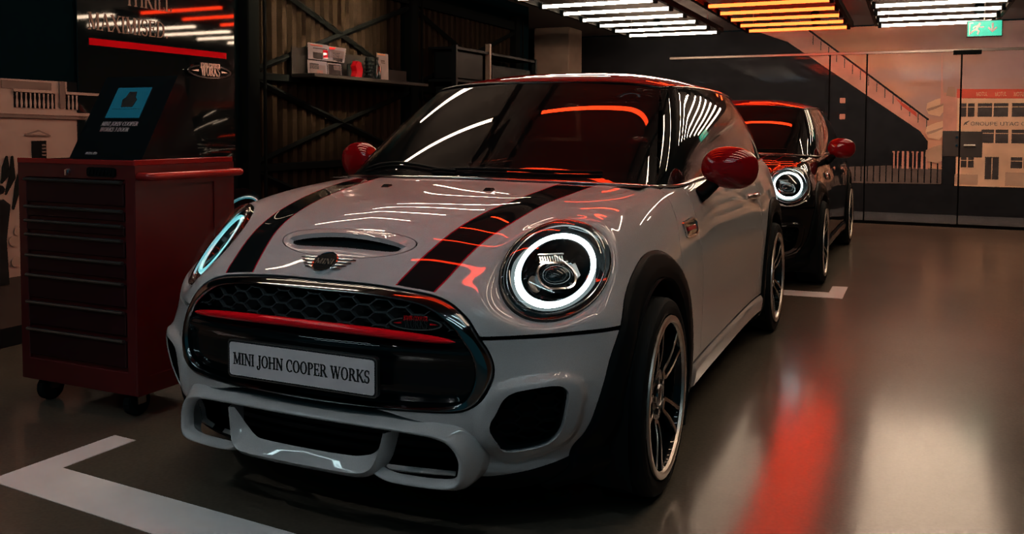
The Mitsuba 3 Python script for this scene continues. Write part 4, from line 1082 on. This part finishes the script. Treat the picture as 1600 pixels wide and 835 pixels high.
# lamp axes turned so that "upright" pieces stand upright
ca, sa = math.cos(-.6686), math.sin(-.6686)
def upright(m, du=0., dv=0.):
    v = m.vertices.copy(); m = m.copy()
    v[:, 0] += du; v[:, 1] += dv
    m.vertices = lamp_xyz(v[:, 0]*ca-v[:, 1]*sa, v[:, 0]*sa+v[:, 1]*ca, v[:, 2])
    return m
sph = trimesh.creation.icosphere(3, 1.0); sph.apply_scale([.052, .040, .03]); sph.apply_translation([0, 0, -.036])
lamp_parts.append(('headlight__projector_lens', upright(sph, .008, -.004), 'lens_black', None, 'dark projector lens'))
rect = rounded(.118, .092, .040); rect = rect.difference(rounded(.106, .080, .034))
e = extrude(rect, .02); e.apply_translation([0, 0, -.048]); lamp_parts.append(('headlight__projector_frame', upright(e, .008, -.004), 'chrome', None, None))
comb = cat(*[box((-.034+.0075*i, -.010, -.05), (-.0295+.0075*i, .012, -.032)) for i in range(10)], box((-.038, .012, -.06), (.042, .017, -.028)), box((-.038, -.014, -.06), (.05, -.010, -.03)))
lamp_parts.append(('headlight__reflector_comb', upright(comb, .004, .054), 'chrome', None, 'ribbed chrome reflector'))
wing = extrude(Polygon([(.0, .0), (.03, .012), (.036, -.03), (.012, -.05), (-.006, -.03)]), .02); wing.apply_translation([.05, .03, -.06])
lamp_parts.append(('headlight__reflector_wing', upright(wing), 'chrome', None, None))
side_r = extrude(shapely.affinity.scale(Point(0, 0).buffer(1, quad_segs=12), .018, .028), .01); side_r.apply_translation([-.058, -.02, -.055])
lamp_parts.append(('headlight__side_reflector', upright(side_r), 'dark_chrome', None, None))
lower = tube([( -.05+.1*t, -.062-.012*math.sin(t*np.pi), -.045) for t in np.linspace(0, 1, 12)], .0035, 8)
lamp_parts.append(('headlight__lower_arc', upright(lower), 'chrome', None, None))
bulbs = cat(*[trimesh.creation.icosphere(2, .005).apply_translation([x, y, -.03]) for x, y in ((-.02, -.05), (.028, -.046), (.045, -.035))])
lamp_parts.append(('headlight__pearls', upright(bulbs), 'chrome', None, None))
for sg in (1, -1):
    for nm, m, b, em, tx_ in lamp_parts:
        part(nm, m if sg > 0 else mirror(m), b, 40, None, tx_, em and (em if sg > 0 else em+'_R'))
# badge on the bonnet's nose
ec = np.array([-.004, -.621, float(surf_z(np.array([0.]), np.array([-.621]))[0])])
eg = gradient(ec[None])[0]; eg /= np.linalg.norm(eg); eu = np.array([1., 0, 0]); ev = np.cross(eg, eu)
ec = ec+eg*.003
ES = 1.32
def es(m):
    m = m.copy(); m.apply_scale([ES, ES, 1.]); return m
disc = es(trimesh.creation.cylinder(.030, .010, sections=40))
part('emblem', place(disc, ec, eu, ev), 'gloss_black', 30, None, 'black round emblem with silver wings')
part('emblem__ring', place(es(lathe([(-.004, .0305), (.006, .0305), (.0075, .029), (.006, .0275), (.004, .0275)], 40, 'z')), ec, eu, ev), 'chrome', 30)
wb = []
for s in (1, -1):
    for j, (l, y) in enumerate(((.072, .013), (.064, .004), (.056, -.005), (.046, -.014))):
        wb.append(tube([(s*.026, y, .002), (s*l*.8, y+.0005, .002), (s*l, y+.001, .0)], [.0034, .003, .0016], 8))
for w_ in wb: part('emblem__wing', place(es(w_), ec, eu, ev), 'chrome', 40)
t_, w_ = serif('MINI', .021)
part('emblem__lettering', place(extrude(shapely.affinity.scale(fit(t_, .060, 0, 0), 1, 1), .003), ec+eg*.005-ev*.010, eu, ev), 'chrome', False)
# washer jets
for sg in (1, -1):
    zz = float(surf_z(np.array([.206]), np.array([.022]))[0])
    j = trimesh.convex.convex_hull(np.array([[-.014, -.018, 0], [.014, -.018, 0], [-.016, .02, 0], [.016, .02, 0], [-.009, -.008, .010], [.009, -.008, .010], [-.010, .014, .009], [.010, .014, .009]]))
    j.apply_translation([sg*.206, .022, zz-.001]); part('bonnet__washer_jet', j, 'black_plastic', 30)

# ------------------------------------------------------------------ glasshouse
bz = surf_z(BELT_XY[:, 0], np.clip(BELT_XY[:, 1], -.5, 2.95)); bz = gaussian_filter(bz, 2, mode='nearest')
BELT3 = np.stack([BELT_XY[:, 0], BELT_XY[:, 1], bz], 1)
i0 = int(np.argmin(np.hypot(BELT_XY[:, 0]-.672, BELT_XY[:, 1]-.476)))
HEAD = [(0,.955,1.356),(.2,.962,1.355),(.38,.985,1.347),(.48,1.005,1.338),(.535,1.02,1.329)]
EAVE = [(.535,1.02,1.329),(.552,1.06,1.332),(.563,1.12,1.336),(.571,1.25,1.342),(.579,1.45,1.347),(.582,1.7,1.349),(.578,2.0,1.347),(.568,2.3,1.340),(.55,2.52,1.332),(.525,2.63,1.327),(.47,2.70,1.323),(.33,2.745,1.322),(.15,2.76,1.322),(0,2.765,1.322)]
def loft(A, B, nv, bulge, out):
    """Rows between two curves, bulging along the directions out."""
    v = np.linspace(0, 1, nv)
    P = A[:, None]*(1-v)[None, :, None]+B[:, None]*v[None, :, None]
    return P+out[:, None]*(bulge*4*v*(1-v))[None, :, None]
A = spline(BELT3[:i0+1], 60); B = spline(HEAD, 60)
up_ = np.tile([0, -.55, .83], (60, 1))
WS = loft(A, B, 24, .010, up_)
WSf = np.concatenate([(WS*[-1, 1, 1])[::-1], WS[1:]], 0)
def strip_param(P): return grid(P)
def region(P, a0, a1, b0, b1):
    n, m = P.shape[:2]
    from scipy.interpolate import RectBivariateSpline as RB
    u, v = np.linspace(0, 1, n), np.linspace(0, 1, m)
    U, W = np.linspace(a0, a1, max(3, int((a1-a0)*n)+2)), np.linspace(b0, b1, max(3, int((b1-b0)*m)+2))
    return np.stack([RB(u, v, P[..., k])(U, W) for k in range(3)], -1)
def glass_piece(P, out=None):
    m = grid(P)
    return m
part('windscreen', grid(region(WSf, .028, .972, .035, .955)), 'window_glass', True, None, 'dark windscreen')
part('windscreen__frame', cat(grid(region(WSf, 0, 1, 0, .035)), grid(region(WSf, 0, 1, .955, 1)), grid(region(WSf, 0, .028, .03, .96)), grid(region(WSf, .972, 1, .03, .96))), 'gloss_black', True)
SA = spline(BELT3[i0:], 220); SB = spline(EAVE, 220)
o = np.stack([np.gradient(SA[:, 1]), -np.gradient(SA[:, 0]), 0*SA[:, 0]], 1); o /= np.linalg.norm(o, axis=1, keepdims=True)
o[-1] = [0, 1, 0]
SD = loft(SA, SB, 20, .022, o)
# along the side: y of the belt point tells where the pillars stand
fy = lambda y: float(np.interp(y, SA[:140, 1], np.linspace(0, 1, 220)[:140]))
ap, b0, b1, c0, c1 = fy(.66), fy(1.86), fy(1.94), fy(2.52), fy(2.80)
def side_parts(S):
    part('a_pillar', S(grid(region(SD, 0, ap, 0, 1))), 'gloss_black', True, None, 'gloss black windscreen pillar')
    part('side_window', S(grid(region(SD, ap, b0, .02, .90))), 'window_glass', True, None, 'dark side window')
    part('side_window', S(grid(region(SD, b1, c0, .05, .90))), 'window_glass', True, None, 'dark rear side window')
    part('b_pillar', S(grid(region(SD, b0, b1, .0, .92))), 'gloss_black', True)
    part('c_pillar', S(grid(region(SD, c0, c1, .0, 1))), 'gloss_black', True)
    part('window_frame', S(cat(grid(region(SD, ap, c0, .90, 1)), grid(region(SD, ap, b0, 0, .02)), grid(region(SD, b1, c0, 0, .05)))), 'gloss_black', True)
side_parts(lambda q: q); side_parts(mirror)
RW = region(SD, c1, 1, 0, 1); RWf = np.concatenate([RW, (RW*[-1, 1, 1])[::-1][1:]], 0)
part('rear_window', grid(RWf), 'window_glass', True)
# roof
zc = PchipInterpolator([.955, 1.0, 1.1, 1.25, 1.4, 1.6, 1.85, 2.1, 2.4, 2.6, 2.765], [1.356, 1.368, 1.388, 1.409, 1.420, 1.426, 1.425, 1.417, 1.393, 1.366, 1.333])
EV = spline(EAVE, 160); HD = spline(HEAD, 40)
ev_x = lambda y: np.interp(y, EV[:, 1], EV[:, 0]); 
ny, nx = 90, 61
fr = np.linspace(-1, 1, nx)
tt = np.linspace(0, 1, ny)**1.2
Pr = np.zeros((ny, nx, 3))
for i, t in enumerate(tt):
    for_y = 1.02+(2.70-1.02)*t
    for j, s in enumerate(fr):
        ye = for_y
        # front edge follows the header's curve, rear edge the eave's
        xe = float(np.interp(ye, EV[:, 1], EV[:, 0]))
        x = xe*s
        hy = np.interp(abs(x), HD[:, 0], HD[:, 1]); ry = np.interp(-abs(x), -EV[-60:, 0], EV[-60:, 1]) if abs(x) < .5 else 2.70
        y = hy+(ry-hy)*t
        ze = float(np.interp(y if y > 1.02 else 1.02, EV[:, 1], EV[:, 2]))
        k = abs(s)**2.9
        Pr[i, j] = (x, y, zc(y)*(1-k)+ze*k+.004)
rf = grid(Pr)
if rf.face_normals[len(rf.faces)//2][2] < 0: rf.invert()
part('roof', rf, 'ROOF', True, None, None)
edge = np.vstack([Pr[0, ::-1], Pr[1:, 0], Pr[-1, 1:], Pr[-2:0:-1, -1]])
part('roof__edge', tube(edge+[0, 0, -.006], .009, 8, True), 'gloss_black', True)
# bright strip round the waist
ws = BELT3.copy(); ws[:, 2] += .006
dirs = np.stack([np.gradient(ws[:, 1]), -np.gradient(ws[:, 0]), 0*ws[:, 0]], 1); dirs /= np.linalg.norm(dirs, axis=1, keepdims=True)
wsx = spline(ws+dirs*.004-[0, .0, .0], 150)
cw = np.stack([np.linspace(0, .66, 40), COWL_X(np.linspace(0, .66, 40))+.010, 0*np.linspace(0, .66, 40)], 1); cw[:, 2] = surf_z(cw[:, 0], cw[:, 1])+.004
j0 = int(np.argmin(np.abs(wsx[:, 1]-.52)+(wsx[:, 0] < .6)))
line = spline(np.vstack([cw[::3], wsx[j0::3]]), 200)
full = np.vstack([(line*[-1, 1, 1])[::-1], line[1:]])
part('waist_trim', tube(full, .0062, 10, False, True, (1.25, .9), up=(0, 0, 1.)), 'chrome', True, None, 'bright trim strip round the waistline')
# wipers
def ws_pt(s, v, lift=.012):
    n, m = WSf.shape[:2]; i, j = s*(n-1), v*(m-1); i0_, j0_ = int(min(i, n-2)), int(min(j, m-2)); a, b = i-i0_, j-j0_
    q = WSf[i0_, j0_]*(1-a)*(1-b)+WSf[i0_+1, j0_]*a*(1-b)+WSf[i0_, j0_+1]*(1-a)*b+WSf[i0_+1, j0_+1]*a*b
    return q+np.array([0, -.55, .83])*lift
for pts, rr in (([(.13,.05),(.22,.10),(.36,.075),(.47,.04)], .006), ([(.40,.045),(.55,.06),(.70,.06),(.85,.075)], .006)):
    p = spline([ws_pt(*q) for q in pts], 24); part('wiper', tube(p, rr, 8), 'black_plastic', 40)
    p2 = spline([ws_pt(q[0], q[1]-.012, .005) for q in pts], 24); part('wiper__blade', tube(p2, .004, 6), 'rubber', 40)
# door mirrors
def mirror_shell():
    s = trimesh.creation.icosphere(4, 1.)
    v = s.vertices; 
    e = 2.25
    rr = (np.abs(v[:, 0])**e+np.abs(v[:, 1])**e+np.abs(v[:, 2])**e)**(-1/e)
    v = v*rr[:, None]*[.108, .068, .083]
    v[:, 1] *= np.where(v[:, 1] > 0, .55, 1.)
    v[:, 2] *= 1-.18*np.clip(-v[:, 0]/.108, -1, 1)*np.where(v[:, 2] < 0, -1, .4)*-1
    v[:, 1] += .18*v[:, 0]
    v[:, 2] += .03*v[:, 0]
    s.vertices = v
    return s
for sg in (1, -1):
    S_ = (lambda q: q) if sg > 0 else mirror
    ms = mirror_shell(); ms.apply_translation([.872, .838, .999])
    part('door_mirror', S_(ms), 'MIRROR', True, None, 'red door mirror cap')
    gl = trimesh.creation.icosphere(3, 1.); gl.apply_scale([.094, .006, .07]); gl.apply_translation([.875, .881, .999]); part('door_mirror__glass', S_(gl), 'chrome', True)
    st = tube(spline([(.755, .80, .885), (.790, .815, .915), (.82, .83, .945), (.845, .845, .965)], 14), np.linspace(.042, .030, 14), 14, flat=(1., .75))
    part('door_mirror__foot', S_(st), 'black_plastic', True)
    # door handle
    hx = float(surf_x(np.array([1.86]), np.array([.818]))[0])
    hb_ = tube([(hx+.002, 1.765, .817), (hx+.024, 1.79, .819), (hx+.028, 1.87, .820), (hx+.022, 1.945, .819), (hx+.002, 1.965, .818)], [.008, .012, .013, .012, .008], 10)
    part('door__handle', S_(hb_), 'chrome', True, None, 'chrome door handle')
    # side scuttle badge
    sc = np.array([[.452, .812], [.60, .820], [.645, .808], [.638, .765], [.60, .752], [.462, .757]])
    ctr = np.array([sc[:, 0].mean(), sc[:, 1].mean()])
    poly = Polygon(sc).buffer(-.008).buffer(.008)
    def side_plate(poly, d0, d1):
        m = extrude(shapely.segmentize(poly, .015), d1-d0)
        v = m.vertices.copy(); x = surf_x(v[:, 0], v[:, 1])
        m.vertices = np.stack([x+d0+v[:, 2], v[:, 0], v[:, 1]], 1)
        return m
    part('side_panel__scuttle', S_(side_plate(poly, -.002, .004)), 'gloss_black', False, None, 'black side vent badge')
    part('side_panel__scuttle_rim', S_(side_plate(poly.difference(poly.buffer(-.007)), .0, .008)), 'chrome', False)
    part('side_panel__scuttle_bar', S_(side_plate(sbox(.49, .778, .61, .792), .003, .008)), 'STRIPE_RED', False)
# wheels
WR, WX = .309, .742
def wheel_meshes():
    out = []
    hw = .1025
    tp = [(hw-.012, .253), (hw-.004, .258), (hw-.0005, .272), (hw+.001, .286), (hw-.006, .300), (hw-.020, .3075), (hw-.055, .309), (0, .3095), (-hw+.055, .309), (-hw+.020, .3075), (-hw+.004, .295), (-hw, .27), (-hw+.012, .253)]
    out.append(('tyre', lathe(tp, 96), 'rubber', None))
    gr = []
    for x in (-.055, -.02, .02, .055): gr.append(lathe([(x-.004, .3096), (x-.003, .305), (x+.003, .305), (x+.004, .3096)], 64))
    out.append(('tyre_groove', cat(*gr), 'dark_plastic', None))
    rim = [(hw-.003, .2535), (hw+.0035, .2525), (hw+.0055, .2495), (hw+.0055, .2375), (hw+.003, .232), (hw-.006, .229)]
    out.append(('rim', lathe(rim, 96), 'machined', 'machined metal rim edge'))
    out.append(('barrel', lathe([(hw-.006, .230), (hw-.02, .224), (hw-.06, .220), (-hw+.01, .222), (-hw, .245)], 72), 'gloss_black', None))
    xf = lambda r: hw-.006-.020*(1-(r/.24))**1.0-.012*np.exp(-((r-.06)/.05)**2)
    def face(poly, d0, d1):
        m = extrude(shapely.segmentize(poly, .012), 1.)
        v = m.vertices.copy(); r = np.hypot(v[:, 0], v[:, 1]); x = xf(r)+np.where(v[:, 2] > .5, d1, d0)
        m.vertices = np.stack([x, v[:, 0], v[:, 1]], 1)
        return m
    for k in range(5):
        a = math.radians(180+72*k)
        loop = Polygon([(.075, -.012), (.085, -.024), (.13, -.030), (.20, -.040), (.243, -.056), (.243, .056), (.20, .040), (.13, .030), (.085, .024), (.075, .012)]).buffer(.004)
        hole = Polygon([(.092, -.010), (.135, -.015), (.20, -.022), (.226, -.030), (.229, 0), (.226, .030), (.20, .022), (.135, .015), (.092, .010)]).buffer(.004)
        spoke = loop.difference(hole)
        r_ = lambda p: shapely.affinity.rotate(p, math.degrees(a), origin=(0, 0))
        out.append(('spoke', face(r_(spoke), -.035, 0), 'gloss_black', None))
        out.append(('spoke_edge', face(r_(hole.buffer(.0115).difference(hole.buffer(.0005)).union(spoke.intersection(Point(0, 0).buffer(.26)).difference(Point(0, 0).buffer(.233)))), 0.0, .0018), 'machined', 'machined edge of the spoke'))
    hub = lathe([(xf(.06)-.03, .085), (xf(.06)+.002, .080), (xf(.05)+.002, .055), (xf(.04)+.004, .036), (xf(.03)+.006, .033), (xf(.03)+.008, .026), (xf(.0)+.008, .0)], 48)
    out.append(('hub', hub, 'gloss_black', None))
    out.append(('hub_ring', lathe([(xf(.03)+.004, .037), (xf(.03)+.0095, .034), (xf(.03)+.0095, .030), (xf(.03)+.006, .028)], 40), 'dark_chrome', None))
    nuts = [trimesh.creation.cylinder(.010, .02, sections=6).apply_transform(trimesh.transformations.rotation_matrix(np.pi/2, [0, 1, 0])).apply_translation([xf(.05)+.0, .052*math.cos(t), .052*math.sin(t)]) for t in np.radians(np.arange(5)*72+36)]
    for q in nuts: out.append(('wheel_bolt', q, 'dark_chrome', None))
    out.append(('brake_disc', lathe([(.025, .06), (.027, .165), (.005, .165), (.003, .06)], 64), 'steel', None))
    cp = Polygon([(.172*math.cos(t), .172*math.sin(t)) for t in np.linspace(-.55, .55, 14)]+[(.112*math.cos(t), .112*math.sin(t)) for t in np.linspace(.55, -.55, 14)])
    cm = extrude(shapely.affinity.rotate(cp, 165, origin=(0, 0)), .06); v = cm.vertices; cm.vertices = np.stack([v[:, 2]-.008, v[:, 0], v[:, 1]], 1)
    out.append(('brake_caliper', cm, 'red_gloss', 'red brake caliper'))
    return out
WM = wheel_meshes()
for k in (0, 1):
    for sg in (1, -1):
        for nm, m, b, tx_ in WM:
            m = m.copy()
            if k == 0: m.apply_transform(trimesh.transformations.rotation_matrix(.02*sg, [0, 0, 1]))
            m.apply_translation([WX, ARCH_Y[k], WR])
            part('wheel__'+nm if nm != 'rim' else 'wheel', m if sg > 0 else mirror(m), b, 35, None, tx_)
# cabin
def seat(x):
    a = trimesh.convex.convex_hull(np.array([[-.24, 1.35, .48], [.24, 1.35, .48], [-.24, 1.85, .45], [.24, 1.85, .45], [-.22, 1.36, .62], [.22, 1.36, .62], [-.22, 1.85, .58], [.22, 1.85, .58]]))
    b = trimesh.convex.convex_hull(np.array([[-.23, 1.78, .55], [.23, 1.78, .55], [-.23, 1.92, .55], [.23, 1.92, .55], [-.19, 1.95, 1.08], [.19, 1.95, 1.08], [-.19, 2.05, 1.08], [.19, 2.05, 1.08]]))
    c = trimesh.convex.convex_hull(np.array([[-.12, 1.98, 1.10], [.12, 1.98, 1.10], [-.12, 2.06, 1.10], [.12, 2.06, 1.10], [-.10, 2.01, 1.25], [.10, 2.01, 1.25], [-.10, 2.07, 1.25], [.10, 2.07, 1.25]]))
    return [q.apply_translation([x, 0, 0]) for q in (a, b, c)]
for x in (.34, -.34):
    a, b, c = seat(x); part('front_seat', cat(a, b), 'cabin', False); part('front_seat__headrest', c, 'cabin', False)
part('dashboard', box((-.64, .62, .62), (.64, 1.0, .965), .05), 'cabin', False)
part('dashboard__top', grid(np.stack([*np.meshgrid(np.linspace(-.66, .66, 5), np.linspace(.30, .75, 5), indexing='ij'), np.full((5, 5), .945)], -1)), 'cabin', False)
wt = np.linspace(0, 2*np.pi, 40)[:-1]
part('steering_wheel', tube(np.stack([.34+.18*np.cos(wt), 1.15+.06*np.sin(wt), .90+.17*np.sin(wt)], 1), .014, 8, True), 'cabin', True)
part('rear_bench', box((-.6, 2.35, .5), (.6, 2.5, 1.05), .05), 'cabin', False)
part('cabin_floor', box((-.66, .6, .16), (.66, 2.9, .42)), 'cabin', False)
im = trimesh.creation.icosphere(2, 1.); im.apply_scale([.11, .02, .035]); im.apply_translation([0, 1.03, 1.27]); part('inside_mirror', im, 'black_plastic', True)

def build_car(slots, name, text, M=None, written={}):
    key = numbered(name)
    used = {}
    for i, (nm, mesh, b, smooth, normals, tx_, em) in enumerate(CAR):
        b = slots.get(b, b)
        segs = nm.split('__'); k = key+'__'+nm
        base = k; q = 1
        while k in scene:
            k = f'{base}_{q:03d}'; q += 1
        if len(segs) == 2:      # a piece of the latest holder of that name
            hold = key+'__'+segs[0]; hs = [h for h in used.get(segs[0], [])]
            if hs: 
                k = hs[-1]+'__'+segs[1]; base = k; q = 1
                while k in scene:
                    k = f'{base}_{q:03d}'; q += 1
        else:
            used.setdefault(re_base(nm), []).append(k)
        if i not in written:
            written[i] = obj_dict(mesh, smooth, normals)
        d = {**written[i], 'bsdf': {'type': 'ref', 'id': b}}
        if M is not None: d['to_world'] = M
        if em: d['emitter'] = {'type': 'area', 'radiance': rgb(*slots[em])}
        scene[k] = d
        if tx_: label(k, tx_)
    label(key, text, 'car', 'parked cars')
    return key
def re_base(n):
    import re
    return re.sub(r'_\d{3}$', '', n)
def obj_dict(mesh, smooth, normals):
    if normals is not None:
        return {'type': 'ply', 'filename': meshkit.write_ply(mesh, normals=normals), 'face_normals': False}
    return mikit.ply(mesh, None, smooth=smooth)
C1 = dict(BODY='white_paint', ROOF='red_paint', MIRROR='red_paint', STRIPE='stripe_black', STRIPE_RED='stripe_red', RED_BAR='red_gloss', BADGE_RED='red_gloss', DRL=(2.6, 3.3, 3.3), DRL_R=(.13, .50, .54))  # DRL_R: dimmer teal glow imitates a ring seen off its axis
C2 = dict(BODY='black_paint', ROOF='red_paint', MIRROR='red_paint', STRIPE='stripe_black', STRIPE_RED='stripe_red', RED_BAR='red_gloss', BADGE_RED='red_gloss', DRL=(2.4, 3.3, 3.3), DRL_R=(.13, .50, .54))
build_car(C1, 'car', 'white compact car with black bonnet stripes, red roof and red mirrors in the foreground')
build_car(C2, 'car', 'black compact car with red roof parked behind the white car', T().translate([.1127, 4.27, 0]).rotate([0, 0, 1], math.degrees(-.0106)))
for k_ in ('car', 'car_001'): labels[k_].pop('group', None)
# ------------------------------------------------------------------ toolbox trolley
tk = 'tool_trolley'
X0, X1, Y0, Y1 = -1.842, -1.188, -.225, .315
obj('cabinet', cat(box((X0, Y0+.012, .105), (X1, Y1, .945), .006)), 'tool_red', tk)
for a, b in (((X0, Y0, .10), (X0+.05, Y0+.014, 1.0)), ((X1-.05, Y0, .10), (X1, Y0+.014, 1.0)), ((X0, Y0, .10), (X1, Y0+.014, .19)), ((X0, Y0, .945), (X1, Y0+.014, 1.0))):
    obj('front_frame', box(a, b, .003), 'tool_red', tk)
obj('top_tray', cat(box((X0, Y0, 1.0), (X1, Y1, 1.008)), box((X0, Y0, .945), (X1, Y1, 1.002))), 'tool_red', tk)
obj('top_mat', box((X0+.008, Y0+.008, 1.008), (X1-.008, Y1-.008, 1.014)), 'black_plastic', tk)
obj('top_rim', cat(box((X1-.006, Y0, 1.0), (X1+.002, Y1, 1.022), .002), box((X0-.002, Y0-.002, 1.0), (X1, Y0+.006, 1.020), .002)), 'tool_red_bright', tk)
hz = [.946, .834, .776, .719, .633, .551, .439, .327, .200]
for i in range(8):
    zt, zb = hz[i], hz[i+1]
    d = obj('drawer', box((X0+.054, Y0-.004, zb+.006), (X1-.054, Y0+.02, zt-.016), .004), 'tool_drawer', tk)
    h = tube([(X0+.054, Y0-.012, zt-.012), (X1-.054, Y0-.012, zt-.012)], .009, 8, flat=(1, .8)); scene[d+'__handle'] = mikit.ply(h, 'pull_bar', smooth=40)
# side of the cabinet
obj('side_panel', cat(box((X1, Y0, .10), (X1+.006, Y0+.06, 1.0)), box((X1, Y1-.12, .10), (X1+.006, Y1, 1.0)), box((X1, Y0, .92), (X1+.006, Y1, 1.0)), box((X1, Y0, .10), (X1+.006, Y1, .17))), 'tool_red', tk)
hb = spline([(X1+.002, Y0+.03, .958), (X1+.055, Y0+.03, .958), (X1+.068, Y0+.05, .958), (X1+.068, Y0+.25, .958), (X1+.068, Y1-.05, .958), (X1+.055, Y1-.03, .958), (X1+.002, Y1-.03, .958)], 60)
hb = np.array([(X1+.002, Y0+.02, .958), (X1+.05, Y0+.02, .958), (X1+.064, Y0+.026, .958), (X1+.07, Y0+.04, .958), (X1+.07, Y1-.04, .958), (X1+.064, Y1-.026, .958), (X1+.05, Y1-.02, .958), (X1+.002, Y1-.02, .958)])
obj('push_bar', tube(hb, .016, 14), 'tool_red_bright', tk, 40)
obj('lock', cat(trimesh.creation.cylinder(.010, .012, sections=20).apply_transform(trimesh.transformations.rotation_matrix(np.pi/2, [1, 0, 0])).apply_translation([-1.541, Y0-.004, .972])), 'chrome', tk, 40)
obj('key_blade', box((-1.546, Y0-.018, .955), (-1.536, Y0-.008, .978)), 'chrome', tk)
pl = rounded(.155, .036, .012, -1.357, .972); m = extrude(pl, .008); v = m.vertices.copy(); m.vertices = np.stack([v[:, 0], Y0-v[:, 2], v[:, 1]], 1); m.invert(); obj('name_plate', m, 'black_plastic', tk)
for i in range(7):
    q = tube([(-1.42+.019*i, Y0-.009, .960), (-1.412+.019*i, Y0-.009, .984)], .003, 6); obj('name_plate__relief', q, 'gloss_black', tk)
for x, y in ((X0+.08, Y0+.07), (X1-.08, Y0+.07), (X0+.08, Y1-.07), (X1-.08, Y1-.07)):
    w = obj('castor', lathe([(-.018, .012), (-.020, .046), (-.014, .055), (.014, .055), (.020, .046), (.018, .012)], 28).apply_translation([x, y, .055]), 'rubber', tk, 40)
    scene[w+'__fork'] = mikit.ply(cat(box((x-.030, y-.02, .05), (x-.024, y+.02, .10)), box((x+.024, y-.02, .05), (x+.030, y+.02, .10)), box((x-.03, y-.025, .094), (x+.03, y+.025, .105))), 'steel')
label(tk, 'dark red rolling tool trolley with eight drawers beside the white car', 'tool trolley')
# info stand on the trolley
ik = 'info_stand'
A_, B_ = np.array([-1.695, -.10, 1.0145]), np.array([-1.283, -.10, 1.0145])
dy, dz = .20, .352
hull = np.array([A_, B_, A_+[0, .32, 0], B_+[0, .32, 0], A_+[0, dy, dz], B_+[0, dy, dz], A_+[0, dy+.03, dz-.004], B_+[0, dy+.03, dz-.004]])
obj('body', trimesh.convex.convex_hull(hull), 'stand_black', ik)
su = np.array([1., 0, 0]); sv = np.array([0, dy, dz]); sl = np.linalg.norm(sv); sv /= sl; sn = np.cross(su, sv)
on = lambda poly, d0, d1: place(extrude(poly, d1-d0), A_+sn*d0, su, sv)
kf = obj('screen', on(sbox(.104, .198, .298, .346), .0005, .003), 'screen_blue', ik, emitter={'type': 'area', 'radiance': rgb(.001, .024, .038)}); label(kf, 'dim blue screen')
car_sil = unary_union([P_((.172, .252), (.232, .252), (.241, .285), (.228, .296), (.222, .322), (.184, .322), (.176, .296), (.163, .285))]).buffer(.003)
obj('screen__picture', on(car_sil, .003, .0036), 'print_black', ik)
obj('screen__line', on(sbox(.125, .240, .285, .2415), .003, .0036), 'print_black', ik)
t_, w_ = serif('MINI JOHN COOPER', .0195); t_ = shapely.affinity.skew(fit(t_, .208, .202, .160), 12, 0, origin=(0, .160)); obj('lettering', on(t_, .0003, .0012), 'plate_white', ik)
t_, w_ = serif('WORKS 3 DOOR', .0195); t_ = shapely.affinity.skew(fit(t_, .166, .185, .132), 12, 0, origin=(0, .132)); obj('lettering', on(t_, .0003, .0012), 'plate_white', ik)
m = sans('mini.de', .014, .001, False); m.apply_translation([.117, .022, .0003]); obj('lettering', place(m, A_, su, sv), 'plate_white', ik)
label(ik, 'sloping black info stand with a blue screen on top of the tool trolley', 'info stand')
# added glowing ring on an invented stand, in place of a headlight reflection
rk = 'added_ring'
RC_ = np.array([-1.50, .72, .735]); tn = np.array([.60, -.80, 0.]); ru = np.array([.80, .60, 0.]); tq = np.linspace(0, 2*np.pi, 49)[:-1]
obj('ring', tube(RC_+.075*np.cos(tq)[:, None]*ru*1.0+.075*np.sin(tq)[:, None]*np.array([.35, .25, .90]), .007, 8, True), 'machined', rk, 40, emitter={'type': 'area', 'radiance': rgb(.006, .085, .105)})
bk = shapely.affinity.scale(Point(0, 0).buffer(.10, quad_segs=16), 1.1, 1.1)
obj('bowl', place(extrude(bk, .02), RC_-tn*.06, ru, [0, 0, 1.], tn), 'gloss_black', rk)
obj('post', tube([RC_-tn*.05-[0, 0, .08], [RC_[0]+.03, RC_[1]+.04, .012]], .02, 10), 'black_plastic', rk, 40)
obj('foot', trimesh.creation.cylinder(.12, .014, sections=32).apply_translation([RC_[0]+.03, RC_[1]+.04, .007]), 'black_plastic', rk, 40)
label(rk, 'made-up dim teal ring behind the tool trolley in place of a headlight reflection', 'lamp')
